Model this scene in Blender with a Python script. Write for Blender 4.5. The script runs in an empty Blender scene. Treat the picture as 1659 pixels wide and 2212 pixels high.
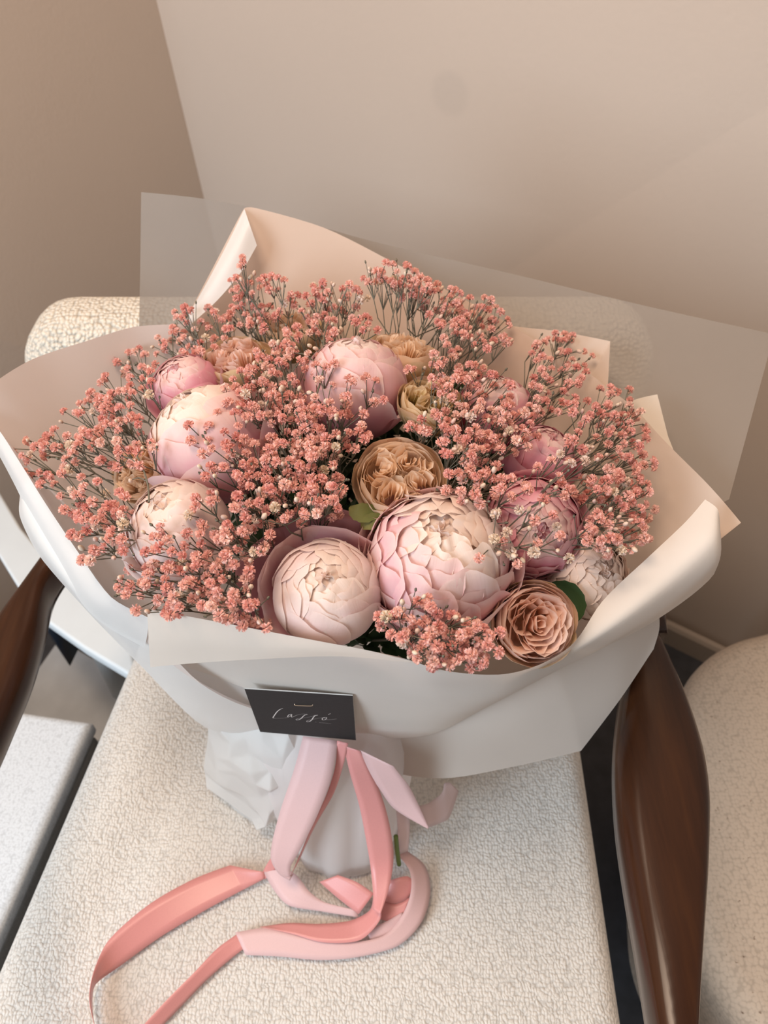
import bpy, bmesh, math, random
import numpy as np
from mathutils import Vector, Matrix, noise

# ------------------------------------------------------------------ camera, world, lights, exposure
SC = bpy.context.scene
COL = SC.collection
FW, FH, FPX = 1659.0, 2212.0, 1660.0
PITCH = math.radians(48.0)
CAM = Vector((0.0, 0.0, 1.25))
cd = bpy.data.cameras.new('camera')
cd.sensor_fit = 'VERTICAL'; cd.sensor_height = 36.0; cd.sensor_width = 27.0
cd.lens = FPX / FH * 36.0
cd.clip_start = 0.02
cd.dof.use_dof = True; cd.dof.focus_distance = 0.52; cd.dof.aperture_fstop = 9.0
cam = bpy.data.objects.new('camera', cd); COL.objects.link(cam)
cam.location = CAM
cam.rotation_euler = (math.pi / 2 - PITCH, 0, 0)
SC.camera = cam

SC.view_settings.view_transform = 'Standard'
SC.view_settings.look = 'None'
SC.view_settings.exposure = 0.0
SC.view_settings.gamma = 1.0
SC.view_settings.use_curve_mapping = False
SC.cycles.use_denoising = True
SC.cycles.max_bounces = 6
SC.cycles.transparent_max_bounces = 10
SC.cycles.use_adaptive_sampling = True; SC.cycles.adaptive_threshold = 0.025
SC.cycles.sample_clamp_indirect = 8.0

W = bpy.data.worlds.new('world'); SC.world = W; W.use_nodes = True
bgn = W.node_tree.nodes['Background']
bgn.inputs[0].default_value = (1.0, 0.90, 0.82, 1); bgn.inputs[1].default_value = 0.39

def area(name, loc, target, sx, sy, power, col):
    l = bpy.data.lights.new(name, 'AREA'); l.shape = 'RECTANGLE'; l.size = sx; l.size_y = sy
    l.energy = power; l.color = col
    o = bpy.data.objects.new(name, l); COL.objects.link(o); o.location = loc
    o.rotation_euler = (Vector(target) - Vector(loc)).to_track_quat('-Z', 'Y').to_euler()
    return o
area('window_daylight', (-1.40, -0.70, 1.50), (-0.1, 0.40, 0.55), 0.9, 1.3, 41.0, (0.72, 0.87, 1.0))
area('ceiling_lamp', (-0.40, 0.30, 2.45), (0.0, 0.45, 0.6), 0.6, 0.6, 22.0, (1.0, 0.76, 0.57))

# ------------------------------------------------------------------ helpers
F_ = Vector((0, math.cos(PITCH), -math.sin(PITCH)))
R_ = Vector((1, 0, 0))
U_ = R_.cross(F_)

def ray(px, py):
    return F_ + R_ * ((px - FW / 2) / FPX) - U_ * ((py - FH / 2) / FPX)
def at_y(px, py, y):
    d = ray(px, py); return CAM + d * (y / d.y)
def at_z(px, py, z):
    d = ray(px, py); return CAM + d * ((z - CAM.z) / d.z)
def cam_axis(r, u, t):
    return (R_ * r + U_ * u - F_ * t).normalized()

def tag(o, label=None, cat=None, group=None, kind=None):
    if label: o['label'] = label
    if cat: o['category'] = cat
    if group: o['group'] = group
    if kind: o['kind'] = kind
    return o
def empty(name, loc=(0, 0, 0)):
    o = bpy.data.objects.new(name, None); COL.objects.link(o); o.location = loc
    o.empty_display_size = 0.05
    return o
bpy_update = lambda: bpy.context.view_layer.update()
def put(name, me, mat=None, parent=None, smooth=True):
    """link a mesh given in world coordinates; parents are unrotated, unscaled empties or meshes at the origin"""
    if mat is not None and len(me.materials) == 0: me.materials.append(mat)
    o = bpy.data.objects.new(name, me); COL.objects.link(o)
    if parent is not None:
        o.parent = parent
        o.location = -world_loc(parent)
    return o
def world_loc(o):
    l = o.location.copy()
    while o.parent is not None:
        o = o.parent; l += o.location
    return l
def mesh_from(name, verts, faces, smooth=True, mats=None):
    me = bpy.data.meshes.new(name)
    me.from_pydata([tuple(v) for v in verts], [], faces)
    if smooth:
        me.polygons.foreach_set('use_smooth', [True] * len(me.polygons))
    me.update()
    return me

def hermite(pts, n, corners=()):
    """n samples per span through pts; corner points keep no tangent (sharp)"""
    P = [Vector(p) for p in pts]; out = []
    m = len(P)
    def tan(i):
        if i in corners: return Vector((0, 0, 0))
        if i == 0: return (P[1] - P[0]) * 0.8
        if i == m - 1: return (P[-1] - P[-2]) * 0.8
        a, b = (P[i] - P[i-1]), (P[i+1] - P[i])
        la, lb = max(a.length, 1e-6), max(b.length, 1e-6)
        t = (a / la + b / lb) * 0.5
        return t * min(la, lb)
    for i in range(m - 1):
        t0, t1 = tan(i), tan(i + 1)
        for k in range(n):
            s = k / n; s2 = s * s; s3 = s2 * s
            out.append(P[i] * (2*s3 - 3*s2 + 1) + t0 * (s3 - 2*s2 + s) + P[i+1] * (-2*s3 + 3*s2) + t1 * (s3 - s2))
    out.append(P[-1].copy())
    return out
def grid_faces(nr, nc, closed=False):
    f = []
    for i in range(nr - 1):
        for j in range(nc - 1 if not closed else nc):
            j2 = (j + 1) % nc
            f.append((i*nc + j, i*nc + j2, (i+1)*nc + j2, (i+1)*nc + j))
    return f
def patch(name, rows, n=6, m=6, corners=(), wob=0.0, seed=0, wscale=14.0, rc=()):
    """rows of 3-D control points -> smooth surface mesh"""
    R = [hermite(r, n, corners) for r in rows]
    nc = len(R[0]); cols = []
    for j in range(nc):
        cols.append(hermite([r[j] for r in R], m, rc))
    nr = len(cols[0])
    V = [cols[j][i].copy() for i in range(nr) for j in range(nc)]
    if wob:
        off = Vector((seed * 7.3, seed * 3.1, seed * 1.7))
        V = [v + noise.noise_vector(v * wscale + off) * wob for v in V]
    return mesh_from(name, V, grid_faces(nr, nc))
def tubes(name, segs, sides=4):
    """segs: list of (p0, p1, r0, r1)"""
    V, F = [], []
    for p0, p1, r0, r1 in segs:
        d = p1 - p0
        if d.length < 1e-6: continue
        d.normalize()
        a = d.orthogonal().normalized(); b = d.cross(a)
        s = len(V)
        for p, r in ((p0, r0), (p1, r1)):
            for k in range(sides):
                t = 2 * math.pi * k / sides
                V.append(p + (a * math.cos(t) + b * math.sin(t)) * r)
        for k in range(sides):
            k2 = (k + 1) % sides
            F.append((s + k, s + k2, s + sides + k2, s + sides + k))
    return mesh_from(name, V, F)
def path_tube(name, pts, r, sides=8, n=5, taper=None):
    P = hermite(pts, n)
    V, F = [], []
    N = len(P)
    a = None
    for i, p in enumerate(P):
        d = (P[min(i+1, N-1)] - P[max(i-1, 0)]).normalized()
        if a is None: a = d.orthogonal().normalized()
        a = (a - d * a.dot(d)).normalized(); b = d.cross(a)
        rr = r if taper is None else r + (taper - r) * i / (N - 1)
        for k in range(sides):
            t = 2 * math.pi * k / sides
            V.append(p + (a * math.cos(t) + b * math.sin(t)) * rr)
    F = grid_faces(N, sides, closed=True)
    F.append(tuple(range(sides))[::-1]); F.append(tuple(range((N-1)*sides, N*sides)))
    return mesh_from(name, V, F)
def prism(name, outline, z0, z1, bevel=0.0, seg=3):
    """outline: list of (x, y) or list of Vector; z0/z1 numbers"""
    bm = bmesh.new()
    vs = [bm.verts.new((p[0], p[1], z0)) for p in outline]
    f = bm.faces.new(vs)
    bmesh.ops.recalc_face_normals(bm, faces=[f])
    r = bmesh.ops.extrude_face_region(bm, geom=[f])
    for v in [g for g in r['geom'] if isinstance(g, bmesh.types.BMVert)]:
        v.co.z = z1
    bmesh.ops.recalc_face_normals(bm, faces=bm.faces)
    if bevel:
        ed = [e for e in bm.edges if abs(e.verts[0].co.z - e.verts[1].co.z) < 1e-6]
        bmesh.ops.bevel(bm, geom=ed, offset=bevel, segments=seg, profile=0.5, affect='EDGES', clamp_overlap=True)
    me = bpy.data.meshes.new(name); bm.to_mesh(me); bm.free()
    me.polygons.foreach_set('use_smooth', [len(p.vertices) < 5 for p in me.polygons])
    return me

# ------------------------------------------------------------------ materials
def new_mat(name):
    m = bpy.data.materials.new(name); m.use_nodes = True
    nt = m.node_tree
    return m, nt, nt.nodes['Principled BSDF'], nt.nodes['Material Output']
def node(nt, typ, **kw):
    n = nt.nodes.new(typ)
    for k, v in kw.items():
        if k.startswith('i_'): n.inputs[k[2:].replace('_', ' ')].default_value = v
        else: setattr(n, k, v)
    return n
def noise_tex(nt, scale, detail=3.0, rough=0.5, coord='Object', stretch=None):
    tc = node(nt, 'ShaderNodeTexCoord')
    n = node(nt, 'ShaderNodeTexNoise'); n.inputs['Scale'].default_value = scale
    n.inputs['Detail'].default_value = detail; n.inputs['Roughness'].default_value = rough
    if stretch:
        mp = node(nt, 'ShaderNodeMapping'); mp.inputs['Scale'].default_value = stretch
        nt.links.new(tc.outputs[coord], mp.inputs[0]); nt.links.new(mp.outputs[0], n.inputs['Vector'])
    else:
        nt.links.new(tc.outputs[coord], n.inputs['Vector'])
    return n
def ramp(nt, fac, stops):
    r = node(nt, 'ShaderNodeValToRGB'); e = r.color_ramp.elements
    e[0].position, e[0].color = stops[0][0], (*stops[0][1], 1)
    e[1].position, e[1].color = stops[-1][0], (*stops[-1][1], 1)
    for p, c in stops[1:-1]:
        x = e.new(p); x.color = (*c, 1)
    nt.links.new(fac, r.inputs[0])
    return r
def bump(nt, height, strength, dist, target):
    b = node(nt, 'ShaderNodeBump'); b.inputs['Strength'].default_value = strength; b.inputs['Distance'].default_value = dist
    nt.links.new(height, b.inputs['Height']); nt.links.new(b.outputs[0], target)
    return b
def translucent_mix(nt, p, out, color_socket_or_val, fac, transparent=0.0):
    t = node(nt, 'ShaderNodeBsdfTranslucent')
    if isinstance(color_socket_or_val, tuple): t.inputs[0].default_value = (*color_socket_or_val, 1)
    else: nt.links.new(color_socket_or_val, t.inputs[0])
    mx = node(nt, 'ShaderNodeMixShader'); mx.inputs[0].default_value = fac
    nt.links.new(p.outputs[0], mx.inputs[1]); nt.links.new(t.outputs[0], mx.inputs[2])
    last = mx
    if transparent:
        tr = node(nt, 'ShaderNodeBsdfTransparent')
        m2 = node(nt, 'ShaderNodeMixShader'); m2.inputs[0].default_value = transparent
        nt.links.new(mx.outputs[0], m2.inputs[1]); nt.links.new(tr.outputs[0], m2.inputs[2]); last = m2
    nt.links.new(last.outputs[0], out.inputs[0])

def mat_wall():
    m, nt, p, out = new_mat('painted_wall')
    n = noise_tex(nt, 2.2, 4)
    r = ramp(nt, n.outputs[0], [(0.3, (0.56, 0.465, 0.392)), (0.7, (0.59, 0.49, 0.412))])
    # one faint scuff mark on the back wall
    tc = node(nt, 'ShaderNodeTexCoord')
    vm = node(nt, 'ShaderNodeVectorMath', operation='DISTANCE'); SM = at_back_wall(965, 207); vm.inputs[1].default_value = SM
    nt.links.new(tc.outputs['Object'], vm.inputs[0])
    mr = node(nt, 'ShaderNodeMapRange', interpolation_type='SMOOTHSTEP')
    mr.inputs[1].default_value = 0.022; mr.inputs[2].default_value = 0.036; mr.inputs[3].default_value = 0.12; mr.inputs[4].default_value = 0.0
    nt.links.new(vm.outputs['Value'], mr.inputs[0])
    mx = node(nt, 'ShaderNodeMix', data_type='RGBA'); mx.inputs[7].default_value = (0.30, 0.27, 0.24, 1)
    nt.links.new(mr.outputs[0], mx.inputs[0]); nt.links.new(r.outputs[0], mx.inputs[6])
    nt.links.new(mx.outputs[2], p.inputs['Base Color'])
    p.inputs['Roughness'].default_value = 0.75
    b = noise_tex(nt, 160, 2); bump(nt, b.outputs[0], 0.12, 0.002, p.inputs['Normal'])
    return m
def mat_plain(name, col, rough=0.6, bscale=0, bstr=0.1, spec=0.5, var=0.0):
    m, nt, p, out = new_mat(name)
    p.inputs['Roughness'].default_value = rough
    p.inputs['Specular IOR Level'].default_value = spec
    n = noise_tex(nt, bscale or 30, 3)
    lo = tuple(c * (1 - var) for c in col); hi = tuple(min(1, c * (1 + var)) for c in col)
    r = ramp(nt, n.outputs[0], [(0.3, lo), (0.7, hi)])
    nt.links.new(r.outputs[0], p.inputs['Base Color'])
    if bscale: bump(nt, n.outputs[0], bstr, 0.002, p.inputs['Normal'])
    return m
def mat_boucle(name, col, scale=1.0, depth=0.0022, strength=0.9, slub=1.6, speck=None):
    m, nt, p, out = new_mat(name)
    tc = node(nt, 'ShaderNodeTexCoord')
    mp = node(nt, 'ShaderNodeMapping'); mp.inputs['Scale'].default_value = (1.0, 1.0 / slub, 1.0)
    nz = node(nt, 'ShaderNodeTexNoise'); nz.inputs['Scale'].default_value = 55 * scale; nz.inputs['Detail'].default_value = 2
    nt.links.new(tc.outputs['Object'], nz.inputs['Vector'])
    ad = node(nt, 'ShaderNodeVectorMath', operation='MULTIPLY_ADD'); ad.inputs[1].default_value = (0.006, 0.006, 0.006)
    nt.links.new(nz.outputs['Color'], ad.inputs[0]); nt.links.new(tc.outputs['Object'], ad.inputs[2])
    nt.links.new(ad.outputs[0], mp.inputs[0])
    v = node(nt, 'ShaderNodeTexVoronoi', feature='F1'); v.inputs['Scale'].default_value = 165 * scale
    v.inputs['Randomness'].default_value = 0.62
    nt.links.new(mp.outputs[0], v.inputs['Vector'])
    nf = node(nt, 'ShaderNodeTexNoise'); nf.inputs['Scale'].default_value = 700 * scale; nt.links.new(tc.outputs['Object'], nf.inputs['Vector'])
    sq = node(nt, 'ShaderNodeMath', operation='POWER'); sq.inputs[1].default_value = 1.6; nt.links.new(v.outputs['Distance'], sq.inputs[0])
    a = node(nt, 'ShaderNodeMath', operation='MULTIPLY'); a.inputs[1].default_value = -1.5; nt.links.new(sq.outputs[0], a.inputs[0])
    a3 = node(nt, 'ShaderNodeMath', operation='MULTIPLY_ADD'); a3.inputs[1].default_value = 0.35; nt.links.new(nf.outputs[0], a3.inputs[0]); nt.links.new(a.outputs[0], a3.inputs[2])
    bump(nt, a3.outputs[0], strength, depth, p.inputs['Normal'])
    lo = tuple(c * 0.84 for c in col); hi = tuple(min(1, c * 1.06) for c in col)  # gaps between the nubs get their crevice shade in the base colour
    mr = node(nt, 'ShaderNodeMapRange'); mr.inputs[1].default_value = -1.0; mr.inputs[2].default_value = 0.0; nt.links.new(a.outputs[0], mr.inputs[0])
    r = ramp(nt, mr.outputs[0], [(0.1, lo), (0.65, hi)])
    last = r.outputs[0]
    if speck:
        s = node(nt, 'ShaderNodeTexNoise'); s.inputs['Scale'].default_value = 190; s.inputs['Detail'].default_value = 3; s.inputs['Roughness'].default_value = 0.65
        nt.links.new(tc.outputs['Object'], s.inputs['Vector'])
        k = node(nt, 'ShaderNodeMapRange'); k.inputs[1].default_value = 0.655; k.inputs[2].default_value = 0.74; nt.links.new(s.outputs[0], k.inputs[0])
        mx = node(nt, 'ShaderNodeMix', data_type='RGBA'); mx.inputs[7].default_value = (*speck, 1)
        nt.links.new(k.outputs[0], mx.inputs[0]); nt.links.new(last, mx.inputs[6]); last = mx.outputs[2]
    nt.links.new(last, p.inputs['Base Color'])
    p.inputs['Roughness'].default_value = 0.95; p.inputs['Specular IOR Level'].default_value = 0.15
    p.inputs['Sheen Weight'].default_value = 0.15
    return m
def mat_wood():
    m, nt, p, out = new_mat('dark_walnut')
    n = noise_tex(nt, 9, 5, 0.6, stretch=(6, 0.5, 4))
    r = ramp(nt, n.outputs[0], [(0.25, (0.018, 0.006, 0.0025)), (0.55, (0.040, 0.013, 0.0045)), (0.85, (0.070, 0.024, 0.007))])
    nt.links.new(r.outputs[0], p.inputs['Base Color'])
    n2 = noise_tex(nt, 60, 3, 0.6, stretch=(6, 0.3, 3)); bump(nt, n2.outputs[0], 0.05, 0.001, p.inputs['Normal'])
    p.inputs['Specular IOR Level'].default_value = 0.3; p.inputs['Roughness'].default_value = 0.22; p.inputs['Coat Weight'].default_value = 0.1; p.inputs['Coat Roughness'].default_value = 0.15
    return m
def mat_paper(name, col, trl=0.35, transp=0.0, rough=0.55, tcol=None):
    m, nt, p, out = new_mat(name)
    n = noise_tex(nt, 25, 4)
    r = ramp(nt, n.outputs[0], [(0.3, tuple(c * 0.97 for c in col)), (0.7, col)])
    nt.links.new(r.outputs[0], p.inputs['Base Color'])
    p.inputs['Roughness'].default_value = rough; p.inputs['Specular IOR Level'].default_value = 0.3
    n2 = noise_tex(nt, 300, 3); bump(nt, n2.outputs[0], 0.06, 0.001, p.inputs['Normal'])
    translucent_mix(nt, p, out, tcol or col, trl, transp)
    return m
def mat_petal(name, stops, trl=0.32, streak=0.06, var=0.0):
    """colour runs from the petal's base (v = 0) to its tip (v = 1), as it does in the living petal"""
    m, nt, p, out = new_mat(name)
    at = node(nt, 'ShaderNodeAttribute', attribute_name='v')
    n = noise_tex(nt, 3.0, 3)
    oi = node(nt, 'ShaderNodeObjectInfo')
    a = node(nt, 'ShaderNodeMath', operation='MULTIPLY_ADD'); a.inputs[1].default_value = 0.35; nt.links.new(n.outputs[0], a.inputs[0])
    nt.links.new(at.outputs['Fac'], a.inputs[2])
    a2 = node(nt, 'ShaderNodeMath', operation='MULTIPLY_ADD'); a2.inputs[1].default_value = 0.20; nt.links.new(oi.outputs['Random'], a2.inputs[0]); nt.links.new(a.outputs[0], a2.inputs[2])
    sb = node(nt, 'ShaderNodeMath', operation='SUBTRACT'); sb.inputs[1].default_value = 0.27; nt.links.new(a2.outputs[0], sb.inputs[0])
    r = ramp(nt, sb.outputs[0], stops)
    nt.links.new(r.outputs[0], p.inputs['Base Color'])
    p.inputs['Roughness'].default_value = 0.55; p.inputs['Specular IOR Level'].default_value = 0.25
    p.inputs['Sheen Weight'].default_value = 0.1
    av = node(nt, 'ShaderNodeAttribute', attribute_name='u')
    cb = node(nt, 'ShaderNodeCombineXYZ'); nt.links.new(av.outputs['Fac'], cb.inputs[0]); nt.links.new(at.outputs['Fac'], cb.inputs[1])
    mp = node(nt, 'ShaderNodeMapping'); mp.inputs['Scale'].default_value = (9, 1.2, 1); nt.links.new(cb.outputs[0], mp.inputs[0])
    w = node(nt, 'ShaderNodeTexNoise'); w.inputs['Scale'].default_value = 2.0; w.inputs['Detail'].default_value = 4; nt.links.new(mp.outputs[0], w.inputs['Vector'])
    bump(nt, w.outputs[0], 0.15, 0.0012, p.inputs['Normal'])
    translucent_mix(nt, p, out, r.outputs[0], trl)
    return m
def mat_random(name, cols, rough=0.6, trl=0.2):
    m, nt, p, out = new_mat(name)
    oi = node(nt, 'ShaderNodeObjectInfo')
    k = len(cols)
    r = ramp(nt, oi.outputs['Random'], [(i / (k - 1), c) for i, c in enumerate(cols)])
    nt.links.new(r.outputs[0], p.inputs['Base Color'])
    p.inputs['Roughness'].default_value = rough; p.inputs['Specular IOR Level'].default_value = 0.2
    if trl: translucent_mix(nt, p, out, r.outputs[0], trl)
    return m
def mat_ribbon(name, col, rough=0.32, aniso=0.5, trl=0.12):
    m, nt, p, out = new_mat(name)
    n = noise_tex(nt, 900, 1, stretch=(1, 1, 1))
    r = ramp(nt, n.outputs[0], [(0.3, tuple(c * 0.96 for c in col)), (0.7, col)])
    nt.links.new(r.outputs[0], p.inputs['Base Color'])
    p.inputs['Roughness'].default_value = rough; p.inputs['Specular IOR Level'].default_value = 0.5
    p.inputs['Sheen Weight'].default_value = 0.2
    translucent_mix(nt, p, out, col, trl)
    return m

# ------------------------------------------------------------------ room
# back wall runs from the corner to the right and towards the viewer, left wall comes forward from the corner
CORN = Vector((-0.345, 1.39, 0)); BDIR = Vector((0.832, -0.555, 0)); LDIR = Vector((-0.555, -0.832, 0))
BNRM = Vector((-0.555, -0.832, 0))
def at_back_wall(px, py):
    d = ray(px, py); t = (CORN - CAM).dot(BNRM) / d.dot(BNRM); return CAM + d * t
M_WALL = mat_wall()
M_FLOOR = mat_plain('dark_floor', (0.046, 0.048, 0.056), 0.6, 40, 0.1, var=0.2)
M_SKIRT = mat_plain('painted_skirting', (0.40, 0.33, 0.27), 0.5)
def wall(name, a, d, length, h0, h1, lean=0.0, thick=0.08, nrm=None):
    q = [a, a + d * length]
    nn = nrm * -1
    V = []
    for z in (h0, h1):
        for i, c in enumerate(q):
            lx = Vector((-(z - 0.75) * lean, 0, 0)) if i == 0 else Vector((0, 0, 0))
            V.append(c + lx + Vector((0, 0, z))); V.append(c + lx + nn * thick + Vector((0, 0, z)))
    F = [(0, 2, 6, 4), (1, 5, 7, 3), (0, 4, 5, 1), (2, 3, 7, 6), (4, 6, 7, 5), (0, 1, 3, 2)]
    o = put(name, mesh_from(name, V, F, smooth=False), M_WALL)
    o['kind'] = 'structure'
    return o
LEAN = 0.06
wall('wall_back', CORN, BDIR, 2.6, 0.0, 2.7, LEAN, nrm=BNRM)
wall('wall_left', CORN, LDIR, 2.4, 0.0, 2.7, LEAN, nrm=Vector((0.832, -0.555, 0)))
fl = put('floor', mesh_from('floor', [(-2.2, -1.4, 0), (2.2, -1.4, 0), (2.2, 1.8, 0), (-2.2, 1.8, 0), (-2.2, -1.4, -0.05), (2.2, -1.4, -0.05), (2.2, 1.8, -0.05), (-2.2, 1.8, -0.05)],
        [(0, 1, 2, 3), (7, 6, 5, 4), (0, 4, 5, 1), (1, 5, 6, 2), (2, 6, 7, 3), (3, 7, 4, 0)], smooth=False), M_FLOOR)
fl['kind'] = 'structure'
def skirting(name, a, d, length, nrm):
    n = nrm.normalized()
    prof = [(0.0, 0.0), (0.012, 0.0), (0.012, 0.045), (0.008, 0.052), (0.0, 0.054)]
    V = []
    for s in (0.0, length):
        for o_, z in prof: V.append(a + d * s + n * o_ + Vector((0, 0, z)))
    k = len(prof)
    F = [(i, (i + 1) % k, k + (i + 1) % k, k + i) for i in range(k)]
    o = put(name, mesh_from(name, V, F, smooth=False), M_SKIRT); o['kind'] = 'structure'
skirting('baseboard_back', CORN, BDIR, 2.6, BNRM)
skirting('baseboard_left', CORN, LDIR, 2.4, Vector((0.832, -0.555, 0)))

# ------------------------------------------------------------------ armchair
M_SEAT = mat_boucle('cream_boucle', (0.70, 0.665, 0.615), 2.05, 0.0017, 0.62, 1.2)
M_BACKF = mat_boucle('cream_loop_boucle', (0.78, 0.71, 0.60), 1.2, 0.004, 0.9, 1.0)
M_WOOD = mat_wood()
chair = tag(empty('armchair', (-0.06, 0.40, 0.0)), 'cream boucle armchair with dark walnut arms carrying the flower bouquet', 'armchair')

def cushion(name, cl, cr, y0, y1, ztop, thick, rad, nx=90, ny=80, und=None):
    """cl/cr give the left and right edge x as functions of y; a full closed cushion with rounded rim"""
    V = []
    def prof(n):
        # cross profile parameter: from bottom-left round over the top to bottom-right -> (side fraction, drop)
        pts = []
        pts.append((-1.0, -thick, 0))
        for k in range(7):
            a = math.pi / 2 * k / 6
            pts.append((-1.0, -rad + rad * math.sin(a), rad * (1 - math.cos(a))))
        for k in range(1, n):
            pts.append((-1 + 2 * k / n, 0, None))
        for k in range(6, -1, -1):
            a = math.pi / 2 * k / 6
            pts.append((1.0, -rad + rad * math.sin(a), -rad * (1 - math.cos(a))))
        pts.append((1.0, -thick, 0))
        return pts
    pr = prof(nx)
    ys = []
    for k in range(7):
        a = math.pi / 2 * k / 6
        ys.append((y0 + rad * (1 - math.cos(a)), -rad + rad * math.sin(a)))
    for k in range(1, ny): ys.append((y0 + rad + (y1 - y0 - 2 * rad) * k / ny, 0))
    for k in range(6, -1, -1):
        a = math.pi / 2 * k / 6
        ys.append((y1 - rad * (1 - math.cos(a)), -rad + rad * math.sin(a)))
    for y, dz in ys:
        l, r = cl(y), cr(y)
        for s, d, ox in pr:
            if ox is None:
                x = l + rad + (r - l - 2 * rad) * (s + 1) / 2
            else: x = (l if s < 0 else r) + ox
            z = ztop + max(min(d, 0) + dz, -thick)
            if und and d == 0 and dz == 0: z += und(x, y)
            V.append((x, y, z))
    nc = len(pr)
    F = [f[::-1] for f in grid_faces(len(ys), nc)]
    nr = len(ys)
    F.append(tuple(range(nc))); F.append(tuple((nr - 1) * nc + j for j in range(nc))[::-1])
    F += [(i * nc, (i + 1) * nc, (i + 1) * nc + nc - 1, i * nc + nc - 1) for i in range(nr - 1)]
    me = mesh_from(name, V, F)
    return me
SEAT_Z = 0.45
def seat_und(x, y):
    cx, hw = -0.06, 0.27
    e = max(0, 1 - ((x - cx) / hw) ** 4)
    h = 0.004 * math.exp(-(((x + 0.06) / 0.2) ** 2 + ((y - 0.3) / 0.22) ** 2)) * -1
    s = (x + 0.24 - 0.35 * (y - 0.28))
    h += -0.006 * math.exp(-(s / 0.028) ** 2) * math.exp(-((y - 0.30) / 0.13) ** 2)
    h += 0.004 * math.exp(-((s + 0.06) / 0.03) ** 2) * math.exp(-((y - 0.34) / 0.15) ** 2)
    return h * min(1, e * 2)
cl = lambda y: -0.309 - (0.4676 - y) * 0.155
cr = lambda y: 0.222 - 0.03 * (0.4676 - y)
put('seat_cushion', cushion('seat_cushion', cl, cr, 0.02, 0.70, SEAT_Z, 0.11, 0.022, und=seat_und), M_SEAT, chair)
fr = prism('seat_frame', [(-0.34, 0.06), (0.19, 0.06), (0.19, 0.70), (-0.29, 0.70)], 0.30, 0.345, 0.006)
put('seat_frame', fr, M_WOOD, chair)
# backrest: rounded slab leaning slightly backwards
def backrest():
    cx, hw, z0, z1, r = -0.052, 0.372, 0.45, 0.752, 0.065
    out = []
    def corner(px, pz, a0):
        for k in range(9):
            a = a0 + math.pi / 2 * k / 8
            out.append((px + r * math.cos(a), pz + r * math.sin(a)))
    out.append((cx + hw, z0)); corner(cx + hw - r, z1 - r, 0); corner(cx - hw + r, z1 - r, math.pi / 2); out.append((cx - hw, z0))
    bm = bmesh.new()
    vs = [bm.verts.new((p[0], 0.0, p[1])) for p in out]
    f = bm.faces.new(vs)
    r_ = bmesh.ops.extrude_face_region(bm, geom=[f])
    for v in [g for g in r_['geom'] if isinstance(g, bmesh.types.BMVert)]: v.co.y = 0.085
    bmesh.ops.recalc_face_normals(bm, faces=bm.faces)
    ed = [e for e in bm.edges if abs(e.verts[0].co.y - e.verts[1].co.y) < 1e-6]
    bmesh.ops.bevel(bm, geom=ed, offset=0.03, segments=5, profile=0.5, affect='EDGES', clamp_overlap=True)
    for v in bm.verts:
        v.co.y += 0.675 + (v.co.z - 0.45) * 0.16 
    me = bpy.data.meshes.new('backrest'); bm.to_mesh(me); bm.free()
    me.polygons.foreach_set('use_smooth', [len(p.vertices) < 6 for p in me.polygons])
    return me
put('backrest', backrest(), M_BACKF, chair)
def arm_mesh(name, left, right, zs, thick, bl=0.012):
    """left/right pixel outlines of the arm's upper face, zs the height of each station"""
    A = [at_z(x, y, z) for (x, y), z in zip(left, zs)]
    B = [at_z(x, y, z) for (x, y), z in zip(right, zs)]
    A = hermite(A, 5); B = hermite(B, 5)
    V = []
    prof = [(0.0, -0.75), (0.0, -0.42), (0.035, -0.18), (0.10, -0.05), (0.2, 0.0), (0.5, 0.06), (0.8, 0.0), (0.9, -0.05), (0.965, -0.18), (1.0, -0.42), (1.0, -0.75), (0.9, -0.97), (0.75, -1.0), (0.25, -1.0), (0.1, -0.97)]
    for a, b in zip(A, B):
        for s, h in prof:
            p = a.lerp(b, s); V.append((p.x, p.y, p.z + h * thick))
    n = len(prof)
    F = [f[::-1] for f in grid_faces(len(A), n, closed=True)]
    F.append(tuple(range(n))); F.append(tuple((len(A) - 1) * n + k for k in range(n))[::-1])
    me = mesh_from(name, V, F)
    return me
put('armrest', arm_mesh('armrest', [(1384, 1330), (1353, 1480), (1340, 1620), (1346, 1760), (1366, 1900), (1393, 2050), (1423, 2230), (1460, 2480)],
     [(1412, 1330), (1484, 1470), (1530, 1600), (1546, 1700), (1544, 1850), (1534, 2000), (1520, 2220), (1510, 2460)],
     [0.665, 0.660, 0.655, 0.652, 0.65, 0.65, 0.65, 0.65], 0.042), M_WOOD, chair)
put('armrest', arm_mesh('armrest', [(160, 1072), (112, 1155), (46, 1248), (-28, 1345), (-80, 1450), (-130, 1560), (-170, 1700), (-180, 2150)],
     [(206, 1105), (142, 1182), (96, 1250), (76, 1345), (45, 1450), (-6, 1570), (-66, 1710), (-110, 2150)],
     [0.665, 0.66, 0.655, 0.652, 0.65, 0.65, 0.65, 0.65], 0.042), M_WOOD, chair)
for nm, (x0, y0), (x1, y1), zt in (('leg', (-0.30, 0.08), (-0.31, 0.06), 0.34), ('leg', (0.17, 0.08), (0.185, 0.06), 0.34), ('leg', (-0.26, 0.68), (-0.27, 0.71), 0.34), ('leg', (0.17, 0.68), (0.18, 0.71), 0.34)):
    put(nm, path_tube(nm, [Vector((x1, y1, 0.0)), Vector(((x0 + x1) / 2, (y0 + y1) / 2, 0.17)), Vector((x0, y0, zt))], 0.013, 10, 4, 0.02), M_WOOD, chair)
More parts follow.
